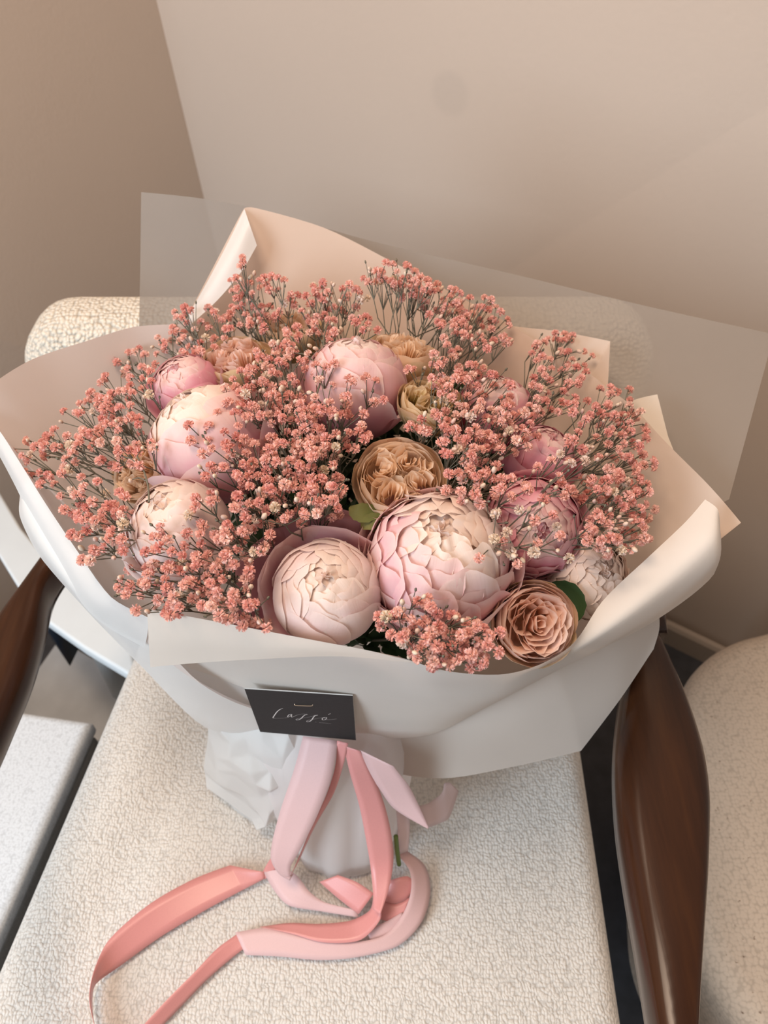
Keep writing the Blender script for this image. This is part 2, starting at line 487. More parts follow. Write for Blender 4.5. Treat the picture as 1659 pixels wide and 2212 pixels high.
for sx, xs in ((-1, -0.385), (1, 0.262)):
    xin = -0.30 if sx < 0 else 0.185
    put('arm_post', path_tube('arm_post', [Vector((xin, 0.07, 0.32)), Vector((xs, 0.0, 0.40)), Vector((xs, -0.03, 0.53)), Vector((xs, -0.02, 0.63))], 0.016, 10, 5, 0.016), M_WOOD, chair)

for sx, pts_ in ((1, [Vector((0.243, 0.39, 0.650)), Vector((0.265, 0.50, 0.645)), Vector((0.290, 0.62, 0.620)), Vector((0.295, 0.70, 0.590))]),
                 (-1, [Vector((-0.308, 0.525, 0.652)), Vector((-0.322, 0.58, 0.642)), Vector((-0.345, 0.64, 0.620)), Vector((-0.355, 0.70, 0.590))])):
    put('arm_support', path_tube('arm_support', pts_, 0.017, 12, 5, 0.015), M_WOOD, chair)

# ------------------------------------------------------------------ furniture beside the chair
M_WHITEB = mat_boucle('white_boucle', (0.66, 0.70, 0.74), 2.2, 0.0006, 0.25, 1.0)
M_GREYS = mat_plain('grey_base', (0.24, 0.24, 0.235), 0.9, 300, 0.2, var=0.1)
M_WHITE = mat_plain('white_lacquer', (0.66, 0.71, 0.74), 0.4, 20, 0.02, var=0.02)
M_PALE = mat_plain('pale_stone', (0.48, 0.51, 0.54), 0.6, 20, 0.05, var=0.08)
# footstool at the left
st_top = [at_z(28, 1532, 0.32), at_z(196, 1557, 0.32), at_z(-2, 2005, 0.32)]
c0, c1, c2 = st_top
dx = (c2 - c1).normalized()
c2e = c1 + dx * 0.62; c0e = c1 + (c0 - c1).normalized() * 0.5
c3e = c0e + dx * 0.62
stool = tag(empty('footstool', ((c1 + c3e) / 2 * 1.0)[:2] + (0.0,) if False else (((c1 + c3e) / 2).x, ((c1 + c3e) / 2).y, 0.0)),
            'low white boucle footstool with its shaded side coloured grey left of the armchair', 'footstool')
def inset_poly(P, d):
    c = sum(P, Vector((0, 0, 0))) / len(P)
    return [p + (c - p).normalized() * d for p in P]
poly = [c1, c0e, c3e, c2e]
put('cushion_top', prism('cushion_top', poly, 0.285, 0.32, 0.010), M_WHITEB, stool)
put('base', prism('base', inset_poly(poly, 0.006), 0.03, 0.285, 0.006), M_GREYS, stool)  # grey puts the shade of the white stool's side into the colour
for p in inset_poly(poly, 0.06):
    put('foot', prism('foot', [(p.x - .015, p.y - .015), (p.x + .015, p.y - .015), (p.x + .015, p.y + .015), (p.x - .015, p.y + .015)], 0.0, 0.03), M_WOOD, stool)
# white side table behind the left arm
TZ = 0.40
tt = [at_z(-14, 1042, TZ), at_z(45, 1140, TZ), at_z(150, 1265, TZ), at_z(285, 1400, TZ), at_z(288, 1462, TZ), at_z(265, 1449, TZ), at_z(180, 1398, TZ), at_z(98, 1340, TZ), at_z(72, 1316, TZ), at_z(35, 1262, TZ), at_z(0, 1205, TZ), at_z(-60, 1105, TZ)]
side = tag(empty('side_table', (-0.52, 0.70, 0.0)), 'white low side table behind the left walnut arm', 'side table')
put('tabletop', prism('tabletop', tt, TZ - 0.022, TZ, 0.004), M_WHITE, side)
sh = [at_z(128, 1378, 0.06), at_z(330, 1500, 0.06), at_z(300, 1600, 0.06), at_z(60, 1600, 0.06), at_z(20, 1530, 0.06)]
put('base_slab', prism('base_slab', sh, 0.0, 0.06, 0.004), M_PALE, side)
cc = at_z(215, 1455, 0.2)
dark_block_pts = [at_z(-14, 1075, TZ), at_z(40, 1155, TZ), at_z(95, 1235, TZ), at_z(64, 1290, TZ), at_z(30, 1240, TZ), at_z(-14, 1170, TZ)]  # added dark block under the tabletop, standing in for shadowed floor
o = put('dark_floor_block', prism('dark_floor_block', dark_block_pts, 0.22, TZ - 0.023), mat_plain('shadowed_floor_navy', (0.016, 0.022, 0.035), 0.5), side); o['label'] = 'added navy block standing in for the shadowed floor'
put('column', path_tube('column', [Vector((-0.45, 0.66, 0.05)), Vector((-0.45, 0.66, TZ - 0.02))], 0.02, 16, 2), M_WHITE, side)
# speckled seat at the right
M_SPECK = mat_boucle('speckled_fabric', (0.52, 0.43, 0.345), 1.4, 0.0008, 0.3, 1.0, speck=(0.16, 0.10, 0.07))
PZ = 0.37
po = [at_z(1700, 1338, PZ), at_z(1659, 1352, PZ), at_z(1600, 1368, PZ), at_z(1545, 1398, PZ), at_z(1500, 1445, PZ), at_z(1475, 1510, PZ), at_z(1462, 1620, PZ), at_z(1462, 1800, PZ), at_z(1478, 1960, PZ), at_z(1512, 2060, PZ), at_z(1610, 2220, PZ), at_z(1720, 2330, PZ), at_z(2100, 2330, PZ), at_z(2200, 1900, PZ), at_z(2150, 1400, PZ)]
pouf = tag(empty('pouf', (0.62, 0.33, 0.0)), 'beige speckled fabric pouf right of the armchair beside the walnut arm', 'pouf')
hp = hermite(po + [po[0]], 4)[:-1]
put('cushion', prism('cushion', hp, 0.10, PZ, 0.035, 6), M_SPECK, pouf)
bs = inset_poly(hp, 0.07)
put('plinth', prism('plinth', bs, 0.0, 0.10), M_GREYS, pouf)

# ------------------------------------------------------------------ bouquet: paper
M_PAPER = mat_paper('white_wrapping_paper', (0.86, 0.805, 0.745), 0.30)
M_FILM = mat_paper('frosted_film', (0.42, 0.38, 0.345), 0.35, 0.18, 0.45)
M_FILMF = mat_paper('frosted_front_film', (0.62, 0.545, 0.485), 0.3, 0.03, 0.45)
M_PAPERC = mat_paper('cream_wrapping_paper', (0.84, 0.77, 0.68), 0.25)
M_CREAMF = mat_paper('cream_flap', (0.84, 0.74, 0.65), 0.22)
M_PEACHP = mat_paper('peach_paper_inside', (0.76, 0.59, 0.48), 0.25)
M_INR = mat_paper('cream_paper_inside', (0.80, 0.67, 0.57), 0.28)
M_INL = mat_paper('pinkish_paper_inside', (0.80, 0.70, 0.65), 0.30)
M_STEMW = mat_paper('sheer_stem_tissue', (0.95, 0.91, 0.90), 0.5, 0.16, 0.4)
M_TISSUE = mat_paper('white_tissue', (0.88, 0.87, 0.85), 0.35, 0.10, 0.4)
wrap = tag(empty('wrapping_paper', (-0.035, 0.285, SEAT_Z)), 'white and frosted paper wrap folded in wide flaps around the bouquet', 'wrapping paper')
RIMC = Vector((-0.02, 0.44, 0.85)); WC = Vector((-0.032, 0.375, 0.60)); WR = 0.05
def waist(p, z=0.60, r=WR):
    d = Vector((p.x - RIMC.x, p.y - RIMC.y, 0)).normalized()
    return Vector((WC.x, WC.y, z)) + d * r
def sheet(rim, bulge=0.02, corners=(), tmax=1.0, n=6, wob=0.0, seed=0):
    R = [at_y(*p) for p in rim]
    rows = []
    for t in (0, 0.12, 0.35, 0.65, tmax):
        row = []
        for p in R:
            w = waist(p)
            d = Vector((p.x - RIMC.x, p.y - RIMC.y, 0)).normalized()
            b = 4 * t * (1 - t) * bulge
            row.append(p.lerp(w, t) + d * b * 1.0 + Vector((0, 0, -b * 0.5)))
        rows.append(row)
    return patch('paper_sheet', rows, n, 4, corners, wob, seed)
def grid_rows(rows): return [[at_y(*p) for p in r] for r in rows]

# outer frosted sheet standing behind the flowers
top = [(305, 415, .672), (430, 428, .676), (560, 452, .680), (800, 520, .676), (1100, 590, .66), (1400, 662, .632), (1672, 722, .595)]
mid = [(303, 570, .645), (420, 600, .650), (560, 640, .650), (790, 700, .640), (1080, 760, .61), (1360, 830, .56), (1625, 895, .50)]
low = [(300, 722, .60), (420, 770, .615), (560, 820, .61), (780, 880, .60), (1060, 930, .565), (1330, 1000, .50), (1575, 1078, .417)]
rows = grid_rows([top, mid, low]); rows.append([waist(p, 0.6, 0.06) for p in rows[-1]])
o = put('paper_sheet', patch('paper_sheet', rows, 6, 6, (0, 6), rc=(2,)), M_FILM, wrap); o['label'] = 'frosted grey outer sheet standing behind the flowers'
# inner back sheet with its folded peak
rim2 = [(395, 702, .585), (460, 578, .622), (528, 450, .650), (545, 448, .652), (700, 492, .650), (860, 572, .632), (1000, 645, .604), (1120, 712, .575), (1230, 790, .54)]
o = put('paper_sheet', sheet(rim2, 0.015, (0,)), M_PEACHP, wrap); o['label'] = 'inner back sheet rising to a peak'
fl_rows = grid_rows([[(528, 451, .650), (492, 525, .630), (446, 612, .606), (392, 705, .580)],
                     [(537, 478, .634), (505, 545, .612), (456, 622, .592), (396, 706, .574)],
                     [(555, 530, .622), (525, 582, .604), (470, 648, .584), (404, 708, .570)]])
o = put('folded_flap', patch('folded_flap', fl_rows, 6, 5), M_TISSUE, wrap); o['label'] = 'bright white edge folded forward from the peak'
o = put('paper_sheet', sheet([(1000, 690, .60), (1120, 706, .588), (1210, 716, .578), (1318, 737, .558), (1313, 836, .505), (1345, 885, .48)], 0.012, (3, 4)), M_INR, wrap); o['label'] = 'square corner at the back right'
o = put('paper_sheet', sheet([(1330, 900, .50), (1366, 866, .505), (1420, 852, .500), (1443, 942, .458), (1460, 985, .44)], 0.012, (2, 3)), M_PAPERC, wrap); o['label'] = 'small pointed corner behind the right sheet'
o = put('paper_sheet', sheet([(1230, 775, .545), (1313, 838, .502), (1375, 884, .474), (1430, 942, .445), (1520, 1036, .397), (1600, 1130, .355), (1556, 1166, .347), (1470, 1220, .335), (1380, 1290, .31)], 0.02, (5, 6), wob=0.0015, seed=4), M_INR, wrap); o['label'] = 'wide right sheet with curled corner'
# left sheet
o = put('paper_sheet', sheet([(420, 700, .572), (380, 700, .570), (290, 706, .557), (180, 740, .527), (70, 776, .497), (-5, 822, .466), (-60, 870, .446), (-30, 905, .438), (0, 934, .430), (50, 1012, .400), (100, 1092, .372), (160, 1182, .342), (240, 1292, .298), (320, 1338, .288)], 0.022, (6,), wob=0.001, seed=2), M_INL, wrap); o['label'] = 'wide left sheet holding the side sprays'
ro = grid_rows([[(-32, 898, .439), (0, 932, .429), (50, 1010, .399), (100, 1090, .371), (160, 1180, .341), (240, 1290, .297), (322, 1335, .279)],
                [(-52, 905, .441), (-14, 944, .431), (30, 1018, .402), (76, 1098, .375), (132, 1192, .346), (214, 1308, .306), (318, 1372, .287)],
                [(-50, 925, .446), (-12, 968, .436), (28, 1040, .410), (66, 1118, .385), (118, 1212, .358), (200, 1330, .322), (312, 1400, .300)]])
o = put('folded_flap', patch('folded_flap', ro, 5, 4), M_TISSUE, wrap); o['label'] = 'white rolled edge of the left sheet'
r9 = grid_rows([[(66, 1030, .404), (90, 1085, .384), (150, 1180, .356), (236, 1300, .318), (318, 1370, .302), (440, 1430, .301), (560, 1460, .304), (700, 1500, .319)],
                [(48, 1052, .402), (56, 1110, .384), (108, 1200, .354), (205, 1325, .322), (312, 1420, .310), (440, 1510, .308), (565, 1540, .312), (700, 1545, .321)],
                [(44, 1062, .410), (42, 1112, .396), (82, 1196, .374), (190, 1322, .345), (308, 1442, .332), (442, 1570, .330), (572, 1602, .322), (700, 1580, .326)]])
o = put('paper_sheet', patch('paper_sheet', r9, 6, 5), M_TISSUE, wrap); o['label'] = 'pale outer sheet bulging at the lower left'
# big front sheet
fr_rows = grid_rows([
    [(1522, 1080, .362), (1480, 1128, .347), (1400, 1205, .325), (1300, 1300, .296), (1225, 1400, .262), (1100, 1454, .246), (960, 1449, .240), (860, 1421, .243), (700, 1388, .250), (500, 1350, .263), (318, 1316, .276)],
    [(1549, 1100, .352), (1540, 1160, .330), (1450, 1250, .306), (1330, 1345, .280), (1210, 1425, .262), (1090, 1475, .258), (950, 1490, .265), (840, 1470, .272), (690, 1445, .278), (507, 1400, .279), (328, 1360, .290)],
    [(1554, 1130, .346), (1552, 1205, .324), (1455, 1295, .305), (1335, 1375, .284), (1195, 1448, .276), (1075, 1505, .278), (940, 1535, .292), (825, 1530, .298), (685, 1515, .302), (525, 1450, .292), (360, 1412, .298)],
    [(1552, 1165, .352), (1541, 1240, .340), (1425, 1334, .335), (1300, 1402, .318), (1155, 1474, .316), (1040, 1536, .318), (925, 1588, .316), (785, 1592, .317), (680, 1590, .316), (560, 1500, .304), (425, 1452, .304)]])
o = put('paper_sheet', patch('paper_sheet', fr_rows, 6, 5, wob=0.0012, seed=9, wscale=18), M_PAPER, wrap); o['label'] = 'large front sheet rolled over at the right'
cf = grid_rows([[(318, 1315, .272), (500, 1349, .259), (700, 1387, .2465), (800, 1406, .242), (900, 1432, .2385)],
                [(321, 1380, .270), (480, 1390, .259), (640, 1403, .249), (790, 1412, .2425), (905, 1433, .2382)],
                [(325, 1441, .274), (440, 1431, .264), (560, 1424, .255), (740, 1418, .2455), (910, 1434, .2382)]])
o = put('folded_flap', patch('folded_flap', cf, 6, 4, (0,)), M_CREAMF, wrap); o['label'] = 'cream flap folded down over the front rim'
r7 = grid_rows([[(1424, 1325, .350), (1330, 1385, .333), (1200, 1440, .325), (1050, 1520, .328), (900, 1570, .325), (728, 1580, .322)],
                [(1424, 1360, .346), (1340, 1450, .325), (1230, 1530, .312), (1050, 1600, .308), (880, 1625, .312), (729, 1588, .321)],
                [(1412, 1402, .338), (1340, 1510, .316), (1255, 1622, .295), (1110, 1656, .294), (960, 1681, .294), (731, 1594, .320)]])
r7[2].insert(5, at_y(840, 1665, .303)); r7[1].insert(5, at_y(810, 1622, .316)); r7[0].insert(5, at_y(810, 1580, .323))
o = put('paper_sheet', patch('paper_sheet', r7, 6, 5, (2,)), M_FILMF, wrap); o['label'] = 'frosted outer sheet drooping at the front right'
# narrow stem wrap standing on the seat
def stem_wrap():
    rows = []
    cb, ct = Vector((-0.042, 0.283, SEAT_Z + 0.004)), Vector((-0.050, 0.380, 0.625))
    N = 72
    for k in range(13):
        t = k / 12
        c = cb.lerp(ct, t)
        r = 0.053 + 0.026 * math.sin(min(1, t * 1.25) * math.pi / 2) - 0.03 * max(0, t - 0.72) / 0.28
        row = []
        for j in range(N):
            a = 2 * math.pi * j / N
            pl = (0.004 + 0.004 * t) * (abs(math.sin(a * 3.5 + 1 + t * 0.9)) - .6) + 0.004 * (abs(math.sin(a * 6 + 2.1 - t * 1.3)) - .6)
            row.append(Vector((c.x + (r + pl) * math.cos(a), c.y + (r + pl) * 0.9 * math.sin(a), c.z)))
        rows.append(row)
    V = [v for r in rows for v in r]
    F = grid_faces(13, N, closed=True); F.append(tuple(range(N))[::-1])
    return mesh_from('stem_wrap', V, F)
o = put('stem_wrap', stem_wrap(), M_STEMW, wrap); o['label'] = 'translucent tissue cone around the stems'
def crumple():
    rows = grid_rows([[(620, 1540, .322), (560, 1555, .325), (500, 1550, .332), (448, 1540, .346)],
                      [(640, 1620, .308), (570, 1630, .306), (500, 1625, .318), (444, 1620, .340)],
                      [(650, 1680, .300), (590, 1690, .292), (515, 1680, .305), (446, 1668, .333)],
                      [(620, 1740, .290), (585, 1745, .284), (530, 1735, .296), (464, 1708, .322)],
                      [(578, 1785, .281), (565, 1785, .280), (548, 1778, .288), (505, 1752, .309)]])
    me = patch('tissue_skirt', rows, 2, 2)
    rnd = random.Random(8)
    for v in me.vertices:
        v.co += Vector((rnd.uniform(-.003, .003), rnd.uniform(-.009, .002), rnd.uniform(-.003, .003)))
    return me
cm = crumple(); 
o = put('tissue_skirt', cm, M_TISSUE, wrap); o['label'] = 'crumpled tissue corner at the lower left'
bm_ = bmesh.new(); bm_.from_mesh(cm); bmesh.ops.triangulate(bm_, faces=bm_.faces); bm_.to_mesh(cm); bm_.free()
cr_ = cm.attributes.new('crease_edge', 'FLOAT', 'EDGE'); cr_.data.foreach_set('value', [0.5] * len(cm.edges))
sb_ = o.modifiers.new('soft', 'SUBSURF'); sb_.levels = 3; sb_.render_levels = 3

# ------------------------------------------------------------------ flowers
CAPC = Vector((-0.02, 0.43, 0.825)); CAPR = (0.24, 0.215, 0.065)
def cap_point(px, py, ymax=0.575):
    d = ray(px, py); o = CAM - CAPC
    sx = Vector((d.x / CAPR[0], d.y / CAPR[1], d.z / CAPR[2])); so = Vector((o.x / CAPR[0], o.y / CAPR[1], o.z / CAPR[2]))
    a, b, c = sx.dot(sx), 2 * sx.dot(so), so.dot(so) - 1
    disc = b * b - 4 * a * c
    t_pl = (0.845 - CAM.z) / d.z
    t = t_pl
    if disc > 0:
        t1 = (-b - math.sqrt(disc)) / (2 * a)
        if (CAM + d * t1).z > 0.84: t = t1
    t = min(t, ymax / d.y)
    return CAM + d * t

rng = random.Random(11)
def set_uv_attr(me, us, vs):
    for nm, arr in (('u', us), ('v', vs)):
        a = me.attributes.new(nm, 'FLOAT', 'POINT'); a.data.foreach_set('value', arr)
def petal_mesh(A, Wd, Rr=1.0, flare=0.0, ruff=0.02, notch=0.04, seed=0, nu=13, nv=11, A0=0.12, base=0.35, cup=0.0, tw=0.0):
    """petal lying on a sphere: meridian from polar angle A0 up to A (radians from the base), half width Wd (radians)"""
    rn = random.Random(seed); ph = [rn.uniform(0, 6.28) for _ in range(6)]
    V, us, vs = [], [], []
    for i in range(nv):
        v = i / (nv - 1)
        vv = 1 - (1 - v) ** 1.35
        for j in range(nu):
            u = -1 + 2 * j / (nu - 1)
            uu = math.sin(u * math.pi / 2) * 0.5 + u * 0.5
            w = Wd * (base + (1 - base) * math.sin(min(1, vv / 0.62) * math.pi / 2))
            # rounded tip
            tipdrop = (1 - max(0.0, 1 - min(1.0, abs(uu)) ** 3.0) ** 0.4) * min(0.42 * (A - A0), Wd * 0.95)
            jag = notch * (math.sin(uu * 4 + ph[0]) + 0.6 * math.sin(uu * 8.5 + ph[1])) * min(A - A0, 1.3)
            beta = A0 + (A - A0 - tipdrop + jag) * vv
            beta = A0 + (A - A0 - tipdrop * vv + jag * vv ** 2) * vv
            a = uu * w
            r = Rr * (1 + flare * vv ** 3 + ruff * vv ** 1.5 * (math.sin(uu * 4.0 + ph[2] + vv * 2) + 0.6 * math.sin(uu * 8.5 + ph[3])) + cup * (uu * uu) * vv + tw * uu * vv)
            m = Vector((math.sin(beta), 0, -math.cos(beta)))
            p = (m * math.cos(a) + Vector((0, math.sin(a), 0))) * r
            V.append(p); us.append(u); vs.append(vv)
    me = mesh_from('petal', V, grid_faces(nv, nu))
    set_uv_attr(me, us, vs)
    me.materials.append(None)
    return me
D = math.radians
PET = {
 'guard': [petal_mesh(D(102), D(48), 1.10, 0.16, 0.03, 0.02, k) for k in range(4)],
 'open':  [petal_mesh(D(84), D(50), 1.22, 0.30, 0.05, 0.02, k + 10) for k in range(4)],
 'rosecup': [petal_mesh(D(96), D(42), 1.02, 0.06, 0.015, 0.015, k + 80) for k in range(4)],
 'rosecup2': [petal_mesh(D(106), D(38), 0.95, 0.03, 0.015, 0.02, k + 90) for k in range(4)],
 'rosecup3': [petal_mesh(D(112), D(34), 0.88, 0.03, 0.02, 0.02, k + 100) for k in range(4)],
}
# imbricate layers closing over a peony: (reach from the base in degrees, half width, radius)
BALL = [(128, 46, 1.00), (138, 40, 0.975), (147, 33, 0.955), (155, 26, 0.935), (163, 20, 0.91), (169, 15, 0.885)]
FULL = [(96, 40, 1.06), (112, 36, 1.045), (125, 33, 1.025), (137, 30, 1.00), (147, 27, 0.975), (156, 23, 0.95), (164, 18, 0.92), (170, 14, 0.89)]
for nm_, tab, fl, rf, nt_ in (('ball', BALL, 0.03, 0.014, 0.028), ('full', FULL, 0.09, 0.020, 0.032)):
    for li, (A_, W_, R__) in enumerate(tab):
        PET[f'{nm_}{li}'] = [petal_mesh(D(A_), D(W_), R__, fl, rf, nt_, 400 + li * 7 + k + (60 if nm_ == 'full' else 0), A0=0.12 if A_ < 140 else 0.9, tw=0.030 if nm_ == 'ball' else 0.045, nu=17) for k in range(5)]
CREAM = (0.88, 0.71, 0.65); WARM = (0.88, 0.66, 0.56); PINK = (0.78, 0.29, 0.38); ROSE = (0.70, 0.18, 0.29); MAUVE = (0.52, 0.23, 0.30); BLUSH = (0.83, 0.52, 0.54)
MP = {
 'pale':  mat_petal('peony_pale', [(0.0, (0.84, 0.52, 0.56)), (0.45, (0.88, 0.61, 0.62)), (0.75, (0.90, 0.71, 0.68)), (1.0, (0.92, 0.79, 0.74))], 0.38),
 'cream': mat_petal('peony_cream', [(0.0, (0.84, 0.55, 0.47)), (0.5, WARM), (1.0, (0.91, 0.77, 0.69))]),
 'pink':  mat_petal('peony_pink', [(0.0, PINK), (0.55, (0.81, 0.39, 0.46)), (0.82, (0.85, 0.53, 0.55)), (1.0, (0.88, 0.66, 0.63))]),
 'rose':  mat_petal('peony_rose', [(0.0, ROSE), (0.6, PINK), (0.88, (0.82, 0.39, 0.46)), (1.0, (0.85, 0.53, 0.56))]),
 'mauve': mat_petal('peony_mauve', [(0.0, (0.55, 0.20, 0.27)), (0.5, MAUVE), (1.0, (0.64, 0.35, 0.37))]),
 'peach': mat_petal('rose_peach', [(0.0, (0.90, 0.56, 0.29)), (0.5, (0.93, 0.66, 0.43)), (1.0, (0.95, 0.77, 0.60))], 0.45),
 'peachpink': mat_petal('rose_peachpink', [(0.0, (0.86, 0.48, 0.26)), (0.5, (0.91, 0.58, 0.42)), (1.0, (0.94, 0.72, 0.62))], 0.45),
 'yellow': mat_petal('rose_yellow', [(0.0, (0.50, 0.40, 0.10)), (0.5, (0.72, 0.54, 0.24)), (1.0, (0.86, 0.68, 0.46))], 0.4),
 'green': mat_petal('rose_outer_green', [(0.0, (0.32, 0.30, 0.07)), (0.5, (0.52, 0.42, 0.15)), (1.0, (0.74, 0.50, 0.34))]),
}
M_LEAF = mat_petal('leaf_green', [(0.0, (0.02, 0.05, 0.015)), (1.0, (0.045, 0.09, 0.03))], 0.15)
M_OLIVE = mat_petal('leaf_olive', [(0.0, (0.10, 0.13, 0.03)), (1.0, (0.26, 0.24, 0.08))], 0.2)
M_STEM = mat_plain('gypsophila_stem', (0.13, 0.12, 0.085), 0.6, var=0.15)
M_GREENSTEM = mat_plain('green_stem', (0.10, 0.15, 0.03), 0.5, var=0.2)

def add_petal(root, me, mat, rot, scale=1.0, off=Vector((0, 0, 0))):
    o = bpy.data.objects.new('petal', me); COL.objects.link(o)
    o.parent = root
    o.material_slots[0].link = 'OBJECT'; o.material_slots[0].material = mat
    o.matrix_local = Matrix.Translation(off) @ rot.to_4x4() @ Matrix.Scale(scale, 4)
    return o
def flower_root(name, px, py, rpx, axis, label, cat, push=0.75, roll=0.0, depth=0.0):
    s = cap_point(px, py); d = (s - CAM).normalized()
    Z = (s - CAM).dot(F_)
    R = rpx * Z / FPX
    c = s + d * (R * push + depth)
    R = rpx * (c - CAM).dot(F_) / FPX
    root = empty(name, c); tag(root, label, cat)
    z = cam_axis(*axis); x = (R_ - z * R_.dot(z)).normalized(); y = z.cross(x)
    m = Matrix((x, y, z)).transposed()
    m = m @ Matrix.Rotation(roll, 3, 'Z')
    root.matrix_world = Matrix.Translation(c) @ m.to_4x4() @ Matrix.Scale(R, 4)
    return root
def ring(root, kind, mat, n, tilt=0.0, jit=0.12, az0=0.0, scale=1.0, arc=None, tj=0.05, side=None):
    for k in range(n):
        az = az0 + (2 * math.pi * k / n if arc is None else arc[0] + (arc[1] - arc[0]) * (k + 0.5) / n) + rng.uniform(-jit, jit)
        rot = Matrix.Rotation(az, 3, 'Z') @ Matrix.Rotation(tilt + rng.uniform(-tj, tj), 3, 'Y') @ Matrix.Rotation(rng.uniform(-0.1, 0.1), 3, 'X')
        m_ = mat
        if side and side[1] < math.degrees(az) % 360 < side[2]: m_ = side[0]
        add_petal(root, rng.choice(PET[kind]), m_, rot, scale * rng.uniform(0.988, 1.012))
GP = 'peonies in the bouquet'
def peony(px, py, rpx, axis, label, outer='pink', mid='pale', core='cream', guard=None, kind='ball', push=0.75, nguard=5, gkind='guard', garc=None, groll=0.0, depth=0.0, guard2=None, side=None):
    root = flower_root('peony', px, py, rpx, axis, label, 'peony', push, depth=depth)
    tag(root, group=GP)
    if guard: ring(root, gkind, MP[guard], nguard, 0.0, 0.15, groll, 1.10 if gkind == 'open' else 1.0, garc)
    if guard2: ring(root, 'guard', MP[guard2], nguard - 1, -0.04, 0.1, 0.25, 1.0, garc)
    nl = 6 if kind == 'ball' else 8
    for li in range(nl):
        f = li / (nl - 1)
        m = MP[outer] if f < 0.3 else MP[mid] if f < 0.62 else MP[core]
        n = ([6, 6, 7, 7, 6, 5] if kind == 'ball' else [7, 8, 8, 8, 8, 7, 6, 5])[li]
        ring(root, f'{kind}{li}', m, n, 0.0, 0.10 + 0.12 * f, li * 0.37, 1.0, tj=0.035 + 0.05 * f,
             side=(MP[side[0]], side[1], side[2]) if side and f < 0.72 else None)
    # crumpled heart
    h = bpy.data.objects.new('heart', rng.choice(HEARTS)); COL.objects.link(h); h.parent = root
    h.material_slots[0].link = 'OBJECT'; h.material_slots[0].material = MP[core]
    h.matrix_local = Matrix.Rotation(rng.uniform(0, 6.28), 4, 'Z')
    for k in range(3 if kind == 'ball' else 6):
        az = k * 2.4 + rng.uniform(-.3, .3); r = 0.04 + 0.05 * k * (0.6 if kind == 'ball' else 0.8)
        off = Vector((r * math.cos(az), r * math.sin(az), 0.90 - r * r * 0.6))
        rot = Matrix.Rotation(az + math.pi + rng.uniform(-.6, .6), 3, 'Z') @ Matrix.Rotation(rng.uniform(-.3, .3), 3, 'Y')
        add_petal(root, rng.choice(FOLDS[rng.randint(0, 2)]), MP[core], rot, rng.uniform(0.5, 0.8), off + Vector((0, 0, 0.02)))
    return root
# rose inner folds: nested ruffled walls
def fold_mesh(rho, span, h0, h1, seed, n=15):
    rn = random.Random(seed); ph = [rn.uniform(0, 6.28) for _ in range(4)]
    V, us, vs = [], [], []
    rows = 4
    for i in range(rows):
        t = i / (rows - 1)
        for j in range(n):
            s = -1 + 2 * j / (n - 1)
            a = s * span
            rr = rho * (1 + 0.16 * math.sin(a * 2.3 + ph[0]) + 0.08 * math.sin(a * 5 + ph[1])) * (0.8 + 0.28 * t ** 2)
            z = h0 + (h1 - h0) * t + 0.05 * t * math.sin(a * 3 + ph[2]) - 0.10 * t * s * s
            V.append(Vector((rr * math.cos(a), rr * math.sin(a), z))); us.append(s); vs.append(0.25 + 0.75 * t)
    me = mesh_from('petal', V, grid_faces(rows, n)); set_uv_attr(me, us, vs); me.materials.append(None)
    return me
def heart_mesh(seed):
    V, us, vs = [], [], []
    NA, NB = 28, 12
    for i in range(NB):
        be = 1.15 * i / (NB - 1)
        for j in range(NA):
            a = 2 * math.pi * j / NA
            d = Vector((math.sin(be) * math.cos(a), math.sin(be) * math.sin(a), math.cos(be)))
            q = noise.noise(d * 6 + Vector((seed * 3.3, 0, 0))); q2 = abs(noise.noise(d * 9 + Vector((0, seed * 2.1, 0))))
            r = 0.86 + 0.05 * q + 0.10 * q2
            V.append(d * r); us.append(q); vs.append(0.5 + q2)
    me = mesh_from('heart', V, grid_faces(NB, NA, closed=True)); set_uv_attr(me, us, vs); me.materials.append(None)
    return me
HEARTS = [heart_mesh(k) for k in range(3)]
FOLDS = [[fold_mesh(0.07 + 0.062 * k, D(150 - 6 * k), -0.35, 0.10 - 0.012 * k, 200 + k * 5 + s) for s in range(3)] for k in range(7)]
GR = 'garden roses in the bouquet'
